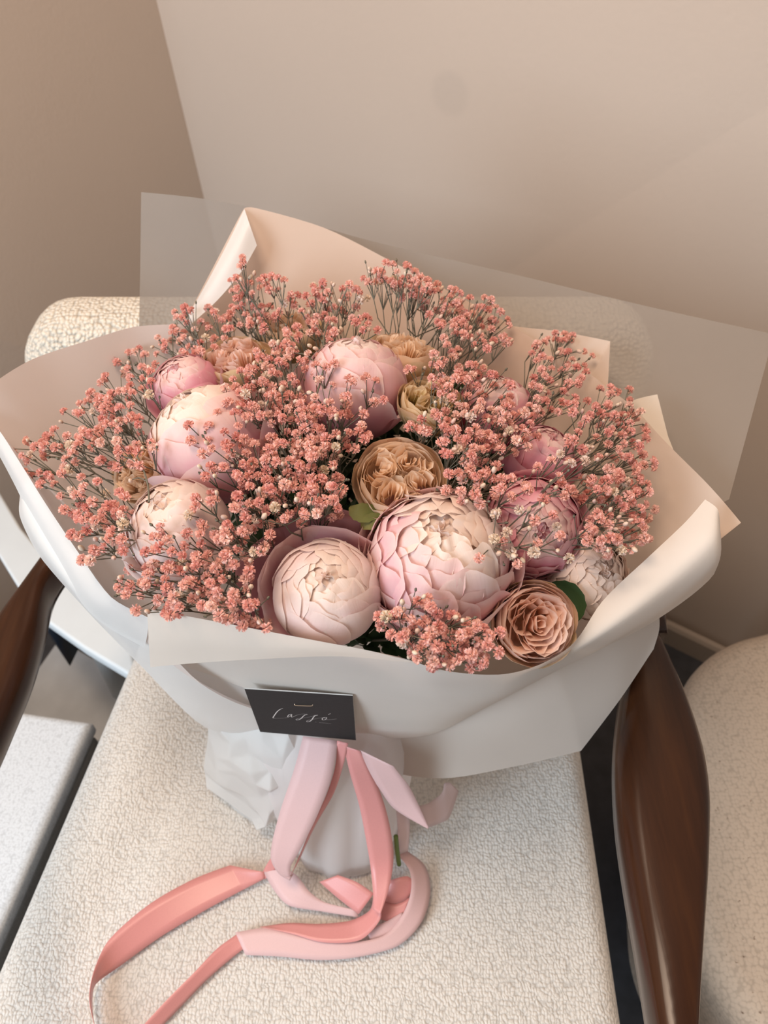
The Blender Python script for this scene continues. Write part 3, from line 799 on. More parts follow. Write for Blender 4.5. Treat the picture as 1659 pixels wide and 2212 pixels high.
def rose(px, py, rpx, axis, label, inner='peach', outer='peach', back='green', push=0.6, quarters=4, roll=0.0, depth=0.0):
    root = flower_root('garden_rose', px, py, rpx, axis, label, 'rose', push, roll, depth)
    tag(root, group=GR)
    ring(root, 'rosecup', MP[back], 5, -0.05, 0.1, 0.2, 1.03)
    ring(root, 'rosecup', MP[outer], 6, 0.05, 0.1)
    ring(root, 'rosecup2', MP[outer], 7, 0.05, 0.1, 0.3)
    ring(root, 'rosecup3', MP[outer], 7, 0.05, 0.1, 0.1)
    ring(root, 'rosecup3', MP[inner], 7, 0.12, 0.1, 0.5, 0.93)
    ring(root, 'rosecup3', MP[inner], 7, 0.18, 0.1, 0.7, 0.86)
    if quarters == 1:
        for k in range(7):
            rot = Matrix.Rotation(k * 2.1 + roll, 3, 'Z')
            add_petal(root, rng.choice(FOLDS[k]), MP[inner], rot @ Matrix.Rotation(-0.05, 3, 'Y'), 1.35, Vector((0.02 * k, 0.0, 0.46 - 0.02 * k)))
        for k in range(9):
            rot = Matrix.Rotation(k * 0.7 + roll, 3, 'Z')
            add_petal(root, rng.choice(FOLDS[4 + k % 3]), MP[inner], rot, 1.3, rot @ Vector((0.20, 0, 0.34)))
        quarters = 0
    for q in range(quarters):
        az = roll + 2 * math.pi * q / quarters + rng.uniform(-0.12, 0.12)
        cx = 0.40
        for k in range(6):
            me = rng.choice(FOLDS[k])
            r = cx + 0.03 * k
            rot = Matrix.Rotation(az + rng.uniform(-0.15, 0.15), 3, 'Z') @ Matrix.Rotation(math.pi, 3, 'Z')
            off = Matrix.Rotation(az, 3, 'Z') @ Vector((r * 0.95, 0, 0.44 - 0.03 * k))
            add_petal(root, me, MP[inner], rot @ Matrix.Rotation(0.18, 3, 'Y'), 1.18, off)
    return root

GARC1 = (D(50), D(172))
peony(706, 1282, 116, (0.05, 0.42, 0.9), 'pale blush peony ball with dusky mauve guard petals at the front paper rim', 'pale', 'pale', 'cream', 'mauve', 'ball', 0.8, 5, 'open', GARC1, 0.0, guard2='pink')
peony(948, 1212, 142, (0.0, 0.55, 0.84), 'big full layered peony, pink at left and cream inside, right of the mauve-collared one', 'pink', 'pale', 'cream', 'pink', 'full', 0.75, 6, 'guard', side=('pink', 130, 285))
peony(1148, 1140, 98, (0.1, -0.05, 0.95), 'deep pink peony under loose white buds at the right', 'rose', 'rose', 'pink', 'rose', 'full', 0.8, 5, 'guard', depth=0.01)
peony(1262, 1245, 82, (0.3, 0.2, 0.8), 'cream ruffled peony tucked against the right paper behind the dark leaf', 'cream', 'cream', 'cream', None, 'full', 0.9, depth=0.03)
peony(390, 1145, 108, (-0.25, 0.62, 0.75), 'round peach-pink peony ball at the left with one petal standing off', 'pale', 'pale', 'cream', 'pale', 'ball', 0.75, 4, 'guard', (D(180), D(330)))
peony(455, 955, 125, (-0.45, 0.75, 0.5), 'cream-topped peony with pink lower petals at the left centre', 'pink', 'cream', 'cream', 'pink', 'ball', 0.75, 5, 'guard')
peony(405, 840, 72, (-0.2, 0.5, 0.7), 'small deep pink peony half hidden at the upper left', 'rose', 'pink', 'pink', 'rose', 'ball', 0.85, 4)
peony(768, 835, 108, (0.05, 0.86, 0.42), 'large pale pink peony ball at the top centre seen from the side', 'pink', 'pink', 'pale', 'pink', 'ball', 0.75, 4, 'guard')
peony(1068, 890, 80, (0.1, 0.7, 0.6), 'pink peony hidden behind sprays at the upper right', 'rose', 'pink', 'pale', 'rose', 'ball', 0.9, 4, depth=0.025)
peony(1165, 990, 72, (0.3, 0.6, 0.6), 'pink peony with broad smooth petals above the deep pink one', 'rose', 'rose', 'pink', 'rose', 'ball', 0.9, 5, 'guard', depth=0.02)

rose(862, 1040, 92, (0.05, 0.35, 0.93), 'peach quartered garden rose at the centre of the bouquet', 'peach', 'peach', 'green', 0.5, 4, 0.6)
rose(1154, 1346, 86, (0.15, 0.1, 0.97), 'peach-pink garden rose at the lower right rim beside a dark leaf', 'peachpink', 'peachpink', 'green', 0.6, 1, 0.2, 0.008)
rose(300, 1022, 62, (-0.35, 0.15, 0.8), 'small orange-peach rose at the far left behind sprays', 'peach', 'peach', 'peach', 0.8, 4, 0.0, 0.012)
rose(508, 782, 74, (-0.1, 0.65, 0.65), 'peach and olive rose at the upper left beside the small deep pink peony', 'peachpink', 'yellow', 'green', 0.7, 4, 0.3, -0.004)
rose(628, 715, 66, (0.0, 0.8, 0.5), 'orange rose at the very back beneath the paper peak', 'peach', 'peach', 'yellow', 0.9, 4, 0.0, 0.015)
rose(872, 765, 70, (0.2, 0.8, 0.5), 'apricot rose behind the large pale pink peony ball', 'peach', 'peach', 'yellow', 0.7, 4, 0.1, 0.0)
rose(930, 872, 68, (0.2, 0.6, 0.7), 'yellow-green rose half open right of the large pale pink peony ball', 'yellow', 'yellow', 'green', 0.7, 4, 0.2, -0.004)

# loose leaves
def leaf(name, pts, width, label, mat, parent=None, seed=0):
    P = hermite(pts, 5); n = len(P); V, us, vs = [], [], []
    for i, p in enumerate(P):
        t = i / (n - 1)
        d = (P[min(i + 1, n - 1)] - P[max(i - 1, 0)]).normalized()
        view = (p - CAM).normalized(); s = d.cross(view).normalized()
        w = width * math.sin(math.pi * min(0.98, t * 0.94 + 0.06)) ** 0.7 * (1 + 0.06 * math.sin(t * 40))
        for j in range(7):
            u = -1 + j / 3
            V.append(p + s * (u * w) - view * (0.25 * width * abs(u) ** 1.5) + view * (0.03 * width * math.sin(t * 12 + u))); us.append(u); vs.append(t)
    me = mesh_from(name, V, grid_faces(n, 7)); set_uv_attr(me, us, vs)
    o = put(name, me, mat, parent)
    if label: tag(o, label, 'leaf')
    return o
def below(px, py, dd):
    s = cap_point(px, py); return s + (s - CAM).normalized() * dd
leaf('rose_leaf', [below(1190, 1264, .03), below(1228, 1278, .03), below(1246, 1310, .03), below(1240, 1348, .035)], 0.007, 'dark green leaf tucked behind the lower right peach-pink rose', M_LEAF)
leaf('rose_leaf', [below(850, 1120, .022), below(820, 1128, .022), below(795, 1130, .022), below(782, 1142, .026)], 0.0065, 'olive leaf under the central peach rose', M_OLIVE)
leaf('rose_leaf', [below(830, 1100, .02), below(795, 1108, .018), below(770, 1105, .016), below(755, 1095, .018)], 0.0065, 'olive tipped sepal leaf left of the central peach rose', M_OLIVE)
# dark leaves added inside the wrap to darken the gaps between flowers
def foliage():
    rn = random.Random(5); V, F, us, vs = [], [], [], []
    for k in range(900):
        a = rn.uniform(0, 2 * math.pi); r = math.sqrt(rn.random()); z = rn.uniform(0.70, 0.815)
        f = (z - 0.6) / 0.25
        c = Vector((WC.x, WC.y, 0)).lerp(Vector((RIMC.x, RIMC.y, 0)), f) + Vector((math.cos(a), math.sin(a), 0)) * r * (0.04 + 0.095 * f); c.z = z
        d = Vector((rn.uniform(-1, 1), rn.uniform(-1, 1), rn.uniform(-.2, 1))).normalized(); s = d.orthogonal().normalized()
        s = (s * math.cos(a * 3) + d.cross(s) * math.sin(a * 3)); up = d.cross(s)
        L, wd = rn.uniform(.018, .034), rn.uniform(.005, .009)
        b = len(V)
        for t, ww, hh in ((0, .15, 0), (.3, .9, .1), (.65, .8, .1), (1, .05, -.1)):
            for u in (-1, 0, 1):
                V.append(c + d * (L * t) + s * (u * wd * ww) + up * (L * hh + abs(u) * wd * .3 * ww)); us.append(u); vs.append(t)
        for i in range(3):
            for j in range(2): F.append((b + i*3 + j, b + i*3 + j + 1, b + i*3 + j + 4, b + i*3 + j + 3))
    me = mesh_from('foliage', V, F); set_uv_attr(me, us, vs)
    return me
o = put('foliage', foliage(), M_LEAF); tag(o, 'dark green leaves added to darken the gaps between the bouquet flowers', 'foliage', kind='stuff')

# ------------------------------------------------------------------ gypsophila
def blossom_mesh(seed, npet=36):
    rn = random.Random(seed); V, F = [], []
    def add(d, L, w):
        s = d.orthogonal().normalized(); q = rn.uniform(0, 6.28)
        s = s * math.cos(q) + d.cross(s) * math.sin(q); n = d.cross(s)
        b = len(V); cv = rn.uniform(-.25, .25)
        o = Vector((0, 0, -0.35))
        tip = o + d * L
        V.extend([o + d * 0.15, o + d * (L * .65) - s * w * .75 + n * cv * .5, o + d * (L * .68) + s * w * .75 - n * cv * .4,
                  tip - s * w + n * (.28 * w + cv), tip * 0.93 - n * .15 * w + n * cv, tip + s * w + n * (.25 * w) - n * cv * .3])
        F.extend([(b, b+2, b+1), (b+1, b+2, b+4), (b+1, b+4, b+3), (b+2, b+5, b+4)])
    for k in range(npet):
        t = (k + .5) / npet; ph = k * 2.39996 + rn.uniform(-.3, .3)
        el = math.acos(1 - 1.28 * t)
        d = Vector((math.sin(el) * math.cos(ph), math.sin(el) * math.sin(ph), math.cos(el)))
        add(d, rn.uniform(.92, 1.12), rn.uniform(.17, .27))
    nb = len(F)
    # calyx
    b = len(V)
    for k in range(5):
        a = 2 * math.pi * k / 5
        V.append(Vector((.34 * math.cos(a), .34 * math.sin(a), -.42)))
    V.append(Vector((0, 0, -1.0)))
    for k in range(5): F.append((b + k, b + 5, b + (k + 1) % 5))
    me = mesh_from('blossom', V, F, smooth=False)
    me.materials.append(None); me.materials.append(M_STEM)
    for i in range(nb, len(F)): me.polygons[i].material_index = 1
    return me
M_BLOS = mat_random('gypsophila_pink', [(0.80, 0.38, 0.33), (0.87, 0.50, 0.43), (0.91, 0.57, 0.49), (0.84, 0.44, 0.38), (0.93, 0.66, 0.57)], 0.65, 0.25)
M_BLOSW = mat_random('gypsophila_cream', [(0.80, 0.66, 0.50), (0.85, 0.70, 0.62)], 0.65, 0.25)
M_BUD = mat_random('gypsophila_bud', [(0.80, 0.58, 0.47), (0.82, 0.68, 0.52), (0.84, 0.60, 0.52)], 0.6, 0.2)
BLOS = [blossom_mesh(300 + k) for k in range(7)]
def bud_mesh(seed):
    rn = random.Random(seed); V, F = [], []
    prof = [(0.0, -1.0), (.45, -.75), (.62, -.2), (.55, .35), (.3, .75), (.0, .88)]
    N = 6
    for r, z in prof:
        for k in range(N):
            a = 2 * math.pi * k / N + z * .5
            V.append(Vector((r * math.cos(a), r * math.sin(a), z)))
    F = [f for f in grid_faces(len(prof), N, closed=True)]
    me = mesh_from('bud', V, F); me.materials.append(None); me.materials.append(M_STEM)
    for i in range(N): me.polygons[i].material_index = 1
    return me
BUDS = [bud_mesh(1)]
def orient(d, roll):
    return d.to_track_quat('Z', 'Y').to_matrix() @ Matrix.Rotation(roll, 3, 'Z')
GG = 'pink gypsophila sprays in the bouquet'
N_BLOS = 0
def spray(label, regions, seed, lift=(0.004, 0.03), cream=0.04, budf=0.14, root_depth=0.10, size=1.0, deep=0.0):
    """regions: (cx, cy, rx, ry, n, rotation in degrees)"""
    global N_BLOS
    rn = random.Random(seed)
    pts = []
    for rg in regions:
        cx, cy, rx, ry, n = rg[:5]; rot = math.radians(rg[5]) if len(rg) > 5 else 0
        k = 0; tries = 0
        while k < n and tries < n * 40:
            tries += 1
            a = rn.uniform(0, 2 * math.pi); r = rn.random() ** 0.55
            ex, ey = rx * r * math.cos(a), ry * r * math.sin(a)
            px, py = cx + ex * math.cos(rot) - ey * math.sin(rot), cy + ex * math.sin(rot) + ey * math.cos(rot)
            s = cap_point(px, py)
            p = s - (s - CAM).normalized() * (rn.uniform(*lift) - (deep if rn.random() < 0.3 else 0))
            if any((p - q).length < 0.0062 for q in pts): continue
            pts.append(p); k += 1
    c = sum(pts, Vector()) / len(pts)
    axis_pt = Vector((WC.x, WC.y, 0.66))
    rootp = c.lerp(axis_pt, min(0.85, root_depth / max(0.02, (c - axis_pt).length)))
    e = empty('gypsophila_spray', rootp); tag(e, label, 'gypsophila', GG)
    segs = []
    # group blossoms greedily in sprigs of about five
    left = pts[:]; groups = []
    while left:
        q = left.pop(rn.randrange(len(left)))
        left.sort(key=lambda p: (p - q).length)
        g = [q] + [p for p in left[:rn.randint(2, 5)] if (p - q).length < 0.028]
        left = [p for p in left if p not in g]
        groups.append(g)
    nodes = []
    for g in groups:
        m = sum(g, Vector()) / len(g)
        d = (rootp - m).normalized()
        nodes.append((m + d * rn.uniform(0.012, 0.022) + Vector((rn.uniform(-1, 1), rn.uniform(-1, 1), rn.uniform(-1, 1))) * 0.003, g))
    # gather sprig nodes on branch nodes
    lf = nodes[:]; branches = []
    while lf:
        q = lf.pop(0)
        lf.sort(key=lambda t: (t[0] - q[0]).length)
        g = [q] + [t for t in lf[:3] if (t[0] - q[0]).length < 0.06]
        lf = [t for t in lf if t not in g]
        m = sum((t[0] for t in g), Vector()) / len(g)
        bn = m + (rootp - m).normalized() * min(rn.uniform(0.02, 0.032), (rootp - m).length * .7)
        branches.append(bn)
        segs.append((rootp, bn.lerp(rootp, .5) + Vector((rn.uniform(-1, 1), rn.uniform(-1, 1), rn.uniform(-.5, .5))) * 0.007, .0008, .0007))
        segs.append((segs[-1][1], bn, .0007, .0006))
        for nd, bl in g:
            k = bn.lerp(nd, .5) + Vector((rn.uniform(-1, 1), rn.uniform(-1, 1), rn.uniform(-1, 1))) * 0.0035
            segs.append((bn, k, .00055, .0005)); segs.append((k, nd, .0005, .00045))
            for p in bl:
                segs.append((nd, p, .00042, .00034))
                d = (p - nd).normalized()
                view = (CAM - p).normalized()
                d = (d * 0.6 + view * 0.35 + Vector((rn.uniform(-1, 1), rn.uniform(-1, 1), rn.uniform(-1, 1))) * 0.35).normalized()
                isb = rn.random() < budf
                me = BUDS[0] if isb else rn.choice(BLOS)
                o = bpy.data.objects.new('bud' if isb else 'blossom', me); COL.objects.link(o); o.parent = e
                o.material_slots[0].link = 'OBJECT'
                o.material_slots[0].material = M_BUD if isb else (M_BLOSW if rn.random() < cream else M_BLOS)
                sc = (rn.uniform(.0021, .0030) if isb else rn.uniform(.0030, .0041)) * size
                o.matrix_local = Matrix.Translation(p - rootp + d * sc * .8) @ orient(d, rn.uniform(0, 6.28)).to_4x4() @ Matrix.Scale(sc, 4)
                N_BLOS += 1
            # tiny closed buds on threads
            for _ in range(rn.randint(1, 2)):
                p = nd + (sum(bl, Vector()) / len(bl) - nd) * rn.uniform(.5, 1.1) + Vector((rn.uniform(-1, 1), rn.uniform(-1, 1), rn.uniform(-.6, 1))) * 0.009
                segs.append((nd, p, .0004, .0003)); dd = (p - nd).normalized()
                segs.append((p, p + dd * .0012, .0005, .0011)); segs.append((p + dd * .0012, p + dd * .0028, .0011, .0004))
    segs.append((rootp, axis_pt.lerp(rootp, 0.2), .0013, .0016))
    o = put('stems', tubes('stems', segs, 4), M_STEM, e)
    o['kind'] = 'stuff'
    return e
sprays = [
 ('gypsophila reaching farthest left along the left paper edge', [(190, 930, 120, 60, 44, -28), (100, 985, 70, 50, 18), (265, 960, 70, 70, 26)]),
 ('small upright gypsophila tip left of the small deep pink peony', [(278, 815, 60, 65, 34), (230, 880, 60, 45, 20)]),
 ('gypsophila in the lower left of the wrap beside the round peach-pink peony', [(190, 1080, 105, 55, 36, 25), (215, 1150, 70, 70, 36, 40)]),
 ('dense gypsophila low at the left below the round peach-pink peony', [(350, 1275, 100, 55, 52, 10), (470, 1250, 90, 65, 50), (520, 1325, 70, 30, 22, 15)]),
 ('loose gypsophila lying over the front of the round peach-pink peony', [(380, 1185, 90, 50, 22), (450, 1110, 60, 60, 18)]),
 ('gypsophila crossing the white folded paper edge at the upper left', [(415, 715, 85, 55, 46), (380, 760, 60, 40, 12)]),
 ('shaded gypsophila standing before the folded paper peak', [(570, 640, 80, 55, 36), (525, 610, 28, 50, 9), (530, 690, 60, 40, 26)]),
 ('gypsophila at the top between paper peak and large pale pink peony', [(720, 640, 75, 45, 36), (660, 690, 60, 45, 24), (740, 700, 60, 35, 16)]),
 ('gypsophila along the top back edge of the bouquet', [(860, 610, 75, 38, 44, 10), (950, 660, 80, 45, 48, 25)]),
 ('gypsophila on the upper right below the slanting paper edge', [(1040, 700, 75, 55, 52, 30), (1000, 770, 70, 45, 24)]),
 ('gypsophila before the square paper corner at the back right', [(1215, 780, 70, 55, 42, 30), (1195, 850, 65, 50, 26)]),
 ('gypsophila on the right half way down the right paper', [(1330, 900, 75, 60, 40, 40), (1350, 990, 60, 55, 32), (1270, 940, 50, 50, 14)]),
 ('dense gypsophila at the far right rim', [(1345, 1085, 68, 60, 52), (1330, 1150, 75, 48, 48), (1270, 1060, 40, 40, 10)]),
 ('bright gypsophila in front of the peach and olive rose', [(588, 800, 75, 55, 56, -20), (520, 862, 65, 45, 32), (615, 875, 70, 45, 36)]),
 ('dense gypsophila over the dark middle left of the central peach rose', [(690, 930, 110, 65, 66), (640, 1010, 110, 60, 62), (560, 1000, 70, 60, 30)]),
 ('gypsophila below the dark middle above the mauve-collared peony', [(600, 1090, 100, 50, 56), (700, 1080, 60, 40, 24), (530, 1160, 60, 60, 24)]),
 ('gypsophila scattered over the cream-topped peony', [(470, 920, 70, 55, 22), (480, 990, 65, 50, 18)]),
 ('few gypsophila sprigs before the large pale pink peony ball', [(760, 860, 85, 45, 20), (700, 780, 50, 60, 16)]),
 ('gypsophila covering the yellow-green rose', [(1020, 850, 85, 60, 52), (935, 800, 60, 50, 9), (925, 925, 55, 35, 14)]),
 ('gypsophila between the central peach rose and the deep pink peony', [(1030, 950, 85, 55, 58), (1020, 1040, 65, 50, 34), (1110, 930, 60, 60, 28)]),
 ('loose gypsophila with white buds over the deep pink peony', [(1150, 1080, 100, 70, 24), (1130, 1190, 110, 45, 14), (1240, 1020, 60, 60, 14)]),
 ('gypsophila filling the front between pale peony and lower right rose', [(900, 1340, 85, 50, 36), (1010, 1385, 70, 50, 40), (960, 1410, 90, 35, 26, 10)]),
]
for i, (lb, rg) in enumerate(sprays):
    light = 'white buds' in lb
    spray(lb, rg, 500 + i, cream=0.22 if light else 0.05, budf=0.35 if light else 0.15,
          lift=(0.012, 0.034) if 'few' in lb or 'loose' in lb or 'scattered' in lb else (0.002, 0.030),
          deep=0.035 if 'dark middle' in lb or 'dense' in lb else 0.015)

def sprig(label, lines, tips, lift=0.022):
    """lines: pixel polylines with radius, tips: (px, py, 'b' blossom or 'd' bud)"""
    def P(px, py, l=lift):
        q = cap_point(px, py); return q - (q - CAM).normalized() * l
    root = P(*lines[0][0][0]); e = empty('gypsophila_spray', root); tag(e, label, 'gypsophila', GG)
    segs = []
    for pts, r in lines:
        Q = hermite([P(*p) for p in pts], 3)
        for a_, b_ in zip(Q[:-1], Q[1:]): segs.append((a_, b_, r * .62, r * .60))
    o = put('stems', tubes('stems', segs, 6), M_STEM, e); o['kind'] = 'stuff'
    for px, py, k in tips:
        p = P(px, py); d = (Vector((rng.uniform(-.5, .5), rng.uniform(-.2, .6), 1)) + (CAM - p).normalized()).normalized()
        o = bpy.data.objects.new('bud' if k == 'd' else 'blossom', BUDS[0] if k == 'd' else rng.choice(BLOS)); COL.objects.link(o); o.parent = e
        o.material_slots[0].link = 'OBJECT'; o.material_slots[0].material = M_BUD if k == 'd' else M_BLOS
        sc = .0024 if k == 'd' else .0037
        o.matrix_local = Matrix.Translation(p - root) @ orient(d, rng.uniform(0, 6.28)).to_4x4() @ Matrix.Scale(sc, 4)
sprig('tall forked gypsophila sprig standing before the large pale pink peony ball',
      [([(668, 900), (680, 866), (692, 825), (699, 797)], .0011), ([(699, 797), (700, 765), (700, 730), (709, 695)], .0009), ([(699, 797), (730, 768), (765, 745), (790, 735), (812, 722)], .0009),
       ([(699, 797), (676, 778), (655, 765), (630, 762)], .0007), ([(752, 752), (756, 742), (766, 736)], .0006), ([(795, 732), (798, 716)], .0005), ([(700, 730), (690, 712), (682, 700)], .0006)],
      [(709, 690, 'b'), (718, 700, 'd'), (815, 712, 'b'), (766, 734, 'b'), (798, 712, 'd'), (628, 760, 'b'), (680, 698, 'b'), (640, 752, 'd')])
sprig('bare forked gypsophila sprig with buds before the left orange-peach rose',
      [([(322, 1085), (320, 1050), (310, 1015), (296, 985)], .0010), ([(312, 1018), (285, 992), (262, 985)], .0007), ([(296, 985), (305, 972)], .0006), ([(318, 1040), (300, 1032), (285, 1036)], .0006)],
      [(258, 983, 'b'), (296, 975, 'b'), (308, 968, 'd'), (282, 1038, 'd')], 0.02)

# ------------------------------------------------------------------ ribbon, card, stem
M_SALMON = mat_ribbon('salmon_satin', (0.78, 0.33, 0.31), 0.34)
M_BLUSHR = mat_ribbon('blush_ribbon', (0.84, 0.58, 0.57), 0.5, trl=0.2)
M_BLUSHT = mat_paper('blush_sheer', (0.82, 0.66, 0.65), 0.3, 0.25, 0.5)
ribbon = tag(empty('satin_ribbon', (-0.10, 0.22, SEAT_Z)), 'pink satin ribbon looped from the stem wrap onto the seat', 'ribbon')
def strip(name, stations, mat, n=6, corners=(), label=None, lift=0.0):
    """stations: (lx, ly, lz, rx, ry, rz) pixel edges with heights"""
    L = [at_z(s[0], s[1], s[2]) for s in stations]; R = [at_z(s[3], s[4], s[5]) for s in stations]
    L = [p + (CAM - p).normalized() * lift for p in L]; R = [p + (CAM - p).normalized() * lift for p in R]
    LL, RR = hermite(L, n, corners), hermite(R, n, corners)
    V = []; K = 5
    for a, b in zip(LL, RR):
        for k in range(K): V.append(a.lerp(b, k / (K - 1)))
    me = mesh_from(name, V, grid_faces(len(LL), K))
    o = put(name, me, mat, ribbon)
    so = o.modifiers.new('thick', 'SOLIDIFY'); so.thickness = 0.0004
    if label: o['label'] = label
    return o
S0 = SEAT_Z + 0.003
# blush band hanging down the front and turning up again
strip('ribbon_loop', [(655, 1590, .600, 730, 1600, .602), (636, 1660, .580, 716, 1680, .580), (606, 1750, .545, 684, 1765, .548), (588, 1820, .512, 646, 1840, .512), (586, 1858, .492, 628, 1872, .490), (604, 1888, .474, 628, 1893, .474), (626, 1902, .468, 634, 1886, .472)], M_BLUSHR, label='pale blush band hanging at the left', lift=0.022)
strip('ribbon_loop', [(626, 1896, .470, 634, 1880, .472), (634, 1880, .480, 645, 1862, .482), (668, 1800, .515, 680, 1786, .517), (706, 1715, .555, 722, 1712, .556), (724, 1655, .580, 742, 1652, .582), (728, 1600, .604, 752, 1606, .604)], M_SALMON, label='salmon underside turning back up', lift=0.022)
# salmon band down the middle into the pile
strip('ribbon_tail', [(742, 1610, .602, 778, 1622, .603), (756, 1670, .575, 800, 1662, .577), (776, 1740, .540, 828, 1730, .542), (790, 1810, .505, 845, 1800, .508), (800, 1870, .480, 850, 1860, .482), (806, 1930, .470, 840, 1920, .474), (806, 1965, .466, 822, 1975, .470)], M_SALMON, label='salmon band hanging in the middle', lift=0.020)
strip('ribbon_tail', [(808, 1930, .474, 822, 1950, .478), (800, 1965, .468, 822, 1985, .474), (760, 1988, .462, 780, 2030, .466), (690, 1996, .460, 700, 2036, .464), (625, 1994, .458, 632, 2018, .462), (560, 2003, .456, 570, 2004, .460)], M_SALMON, label='salmon band curling back to the left')
# broad blush band on the seat
strip('ribbon_loop', [(508, 2014, .4575, 530, 2063, .455), (580, 2004, .460, 600, 2066, .456), (660, 2022, .461, 690, 2074, .456), (750, 2036, .461, 770, 2068, .457), (830, 2020, .461, 862, 2042, .457), (870, 1975, .464, 912, 1990, .458), (888, 1925, .470, 930, 1925, .458), (885, 1880, .476, 918, 1870, .462), (858, 1845, .478, 880, 1838, .468)], M_BLUSHR, label='broad blush band lying on the seat')
# long loop out to the lower left
strip('ribbon_loop', [(512, 2018, .4565, 526, 2050, .4545), (470, 2048, .460, 500, 2070, .4545), (420, 2100, .464, 445, 2118, .4550), (360, 2160, .466, 385, 2180, .4550), (300, 2225, .466, 325, 2240, .4550), (255, 2275, .468, 265, 2285, .4555), (215, 2240, .470, 214, 2248, .4560), (194, 2165, .472, 200, 2170, .4560), (200, 2110, .474, 206, 2128, .4560), (232, 2035, .470, 262, 2085, .4555), (320, 1955, .464, 345, 2025, .4548), (420, 1898, .460, 440, 1968, .4548), (497, 1869, .458, 525, 1922, .4552), (570, 1884, .463, 572, 1898, .458)], M_SALMON, n=8, corners=(0, 12), label='long salmon loop out to the lower left')
strip('ribbon_loop', [(566, 1886, .460, 572, 1900, .457), (578, 1864, .474, 590, 1884, .466), (588, 1850, .486, 606, 1868, .476)], M_SALMON)
strip('ribbon_loop', [(570, 1884, .462, 600, 1866, .474), (590, 1920, .460, 640, 1890, .470), (622, 1955, .459, 668, 1925, .466), (690, 1968, .458, 700, 1948, .462), (775, 1982, .458, 770, 1966, .462)], M_BLUSHR, label='shiny band curling under the wrap')
strip('ribbon_loop', [(690, 1905, .466, 730, 1890, .474), (730, 1940, .464, 770, 1905, .476), (775, 1975, .462, 808, 1930, .474)], M_SALMON)
strip('ribbon_loop', [(820, 1912, .464, 824, 1945, .462), (848, 1900, .474, 850, 1952, .462), (880, 1893, .474, 876, 1945, .463), (896, 1905, .470, 888, 1932, .464)], M_SALMON, label='small salmon loop at the right of the pile')
strip('ribbon_loop', [(826, 1945, .462, 816, 1985, .458), (856, 1952, .461, 850, 1992, .457), (886, 1938, .464, 868, 1985, .458)], M_SALMON)
strip('ribbon_loop', [(790, 2010, .459, 800, 2030, .457), (835, 1990, .460, 842, 2018, .457), (870, 1970, .461, 874, 1998, .457)], M_BLUSHR)
# blush tail at the right
strip('ribbon_tail', [(778, 1620, .603, 850, 1655, .603), (800, 1670, .575, 885, 1700, .560), (850, 1745, .530, 905, 1740, .538), (925, 1790, .515, 926, 1787, .516)], M_BLUSHR, corners=(3,), label='blush tail at the right', lift=0.02)
strip('ribbon_tail', [(925, 1788, .512, 895, 1742, .530), (945, 1780, .505, 925, 1735, .520), (968, 1768, .500, 955, 1712, .522), (980, 1740, .503, 960, 1692, .528), (990, 1708, .510, 972, 1690, .526)], M_BLUSHT, label='sheer curled end of the right tail', lift=0.018)
strip('ribbon_tail', [(852, 1700, .545, 872, 1690, .55), (858, 1780, .51, 885, 1770, .515), (862, 1845, .482, 882, 1838, .486)], M_BLUSHT)
st = put('cut_stem', path_tube('cut_stem', [at_z(855, 1806, .515), at_z(858, 1838, .498), at_z(862, 1868, .482)], 0.0022, 8, 4), M_GREENSTEM)
tag(st, 'short green cut stem poking out right of the stem wrap', 'stem')

# card
CTL = at_y(528, 1488, .2905); CTR = at_y(762, 1503, .2890)
e1 = (CTR - CTL)
dn = Vector((0.0, 0.115, -0.993))
def on_card_plane(px, py, n, p0):
    d = ray(px, py); return CAM + d * ((p0 - CAM).dot(n) / d.dot(n))
cn = e1.cross(dn).normalized()
if cn.y > 0: cn = -cn
CBR = on_card_plane(769, 1599, cn, CTL); CBL = on_card_plane(562, 1581, cn, CTL)
M_CARD = mat_plain('charcoal_card', (0.030, 0.027, 0.027), 0.7, 200, 0.03, spec=0.2, var=0.05)
M_CORE = mat_plain('white_card_core', (0.75, 0.73, 0.70), 0.7)
M_INK = mat_plain('pale_grey_print', (0.75, 0.70, 0.67), 0.5)
M_STAPLE = mat_plain('brass_staple', (0.75, 0.58, 0.42), 0.3); M_STAPLE.node_tree.nodes['Principled BSDF'].inputs['Metallic'].default_value = 0.9
card = tag(empty('business_card', (CTL + CBR) / 2), 'charcoal card with pale script lettering stapled to the front paper', 'card')
front = [CTL, CTR, CBR, CBL]; backp = [p - cn * 0.0009 for p in front]
V = front + backp
me = mesh_from('card_face', V, [(0, 1, 2, 3)] if False else [(0, 3, 2, 1)], smooth=False)
b2 = mesh_from('card_core', V, [(4, 5, 6, 7), (0, 1, 5, 4), (1, 2, 6, 5), (2, 3, 7, 6), (3, 0, 4, 7)], smooth=False)
face = put('card_face', me, M_CARD, card); o = put('card_core', b2, M_CORE, card); o['label'] = 'white paper edge of the card'
def cp(cx, cy, h=0.0003):
    return on_card_plane(500 + cx / 5.53, 1440 + cy / 5.53, cn, CTL) + cn * h
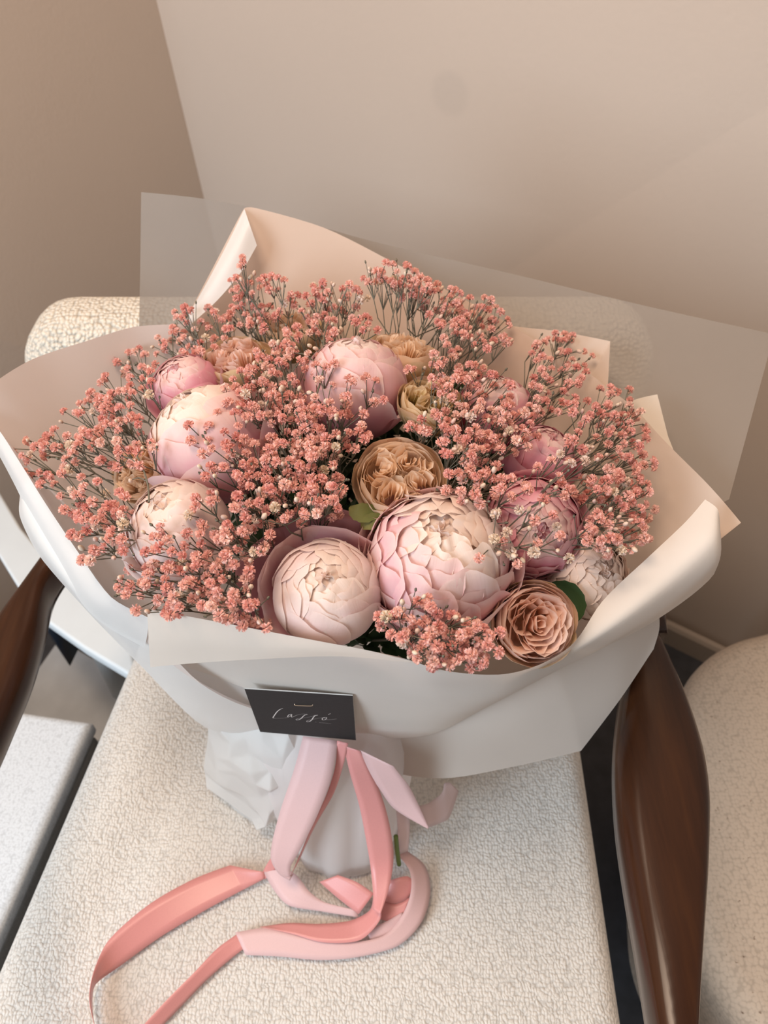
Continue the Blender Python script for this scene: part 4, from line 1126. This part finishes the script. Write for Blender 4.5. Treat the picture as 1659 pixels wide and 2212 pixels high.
def pen(strokes):
    V, F = [], []
    for st_ in strokes:
        pts = [cp(x, y) for x, y, w in st_]; ws = [w for x, y, w in st_]
        P = hermite(pts, 5); n = len(P); b = len(V)
        for i, p in enumerate(P):
            f = i / 5; k = min(int(f), len(ws) - 2); w = ws[k] + (ws[k + 1] - ws[k]) * (f - k)
            d = (P[min(i + 1, n - 1)] - P[max(i - 1, 0)]).normalized(); s = d.cross(cn).normalized()
            V.append(p + s * w * 3.6e-5); V.append(p - s * w * 3.6e-5)
        for i in range(n - 1): F.append((b + 2*i, b + 2*i + 1, b + 2*i + 3, b + 2*i + 2))
    return mesh_from('lettering', V, F, smooth=False)
STROKES = [
 [(616, 494, 5), (580, 507, 8), (545, 535, 10), (515, 575, 11), (497, 608, 8), (530, 612, 2), (600, 613, 2), (655, 607, 2), (690, 598, 2)],
 [(718, 562, 6), (695, 566, 6), (676, 582, 8), (672, 597, 7), (690, 594, 4), (722, 566, 5), (714, 592, 9), (722, 600, 6), (745, 592, 4), (790, 572, 2), (850, 562, 2), (905, 562, 3)],
 [(910, 568, 7), (880, 572, 9), (856, 590, 10), (836, 612, 10), (806, 630, 9), (776, 634, 6), (772, 626, 4), (800, 616, 3), (870, 606, 2), (940, 596, 2), (1000, 575, 3)],
 [(1032, 575, 7), (1002, 580, 9), (980, 600, 11), (962, 628, 11), (932, 652, 10), (902, 655, 6), (902, 644, 4), (930, 634, 3), (990, 622, 2), (1060, 610, 2), (1085, 607, 2)],
 [(1128, 602, 5), (1102, 604, 7), (1085, 618, 9), (1090, 633, 8), (1112, 633, 7), (1134, 618, 7), (1136, 603, 5), (1120, 602, 4), (1118, 615, 2), (1150, 630, 3), (1200, 628, 3), (1258, 620, 2)],
 [(1155, 570, 4), (1168, 563, 7), (1184, 557, 6)]]
put('lettering', pen(STROKES), M_INK, face)
tiny = []
x = 998
for k, w in enumerate([7, 7, 0, 9, 8, 8, 9, 8, 7, 8, 8, 9, 8, 7]):
    if w == 0: x += 26; continue
    y = 657 + (x - 998) * 0.105
    tiny.append([(x, y, 3.2), (x + w, y + 1.0, 3.2)]); x += w + 5
put('small_lettering', pen(tiny), M_INK, face)
put('staple', path_tube('staple', [cp(752, 446, -0.001), cp(758, 451, 0.0006), cp(860, 455, 0.0008), cp(966, 458, 0.0006), cp(973, 454, -0.001)], 0.00035, 6, 3), M_STAPLE, card)
print('blossoms', N_BLOS)
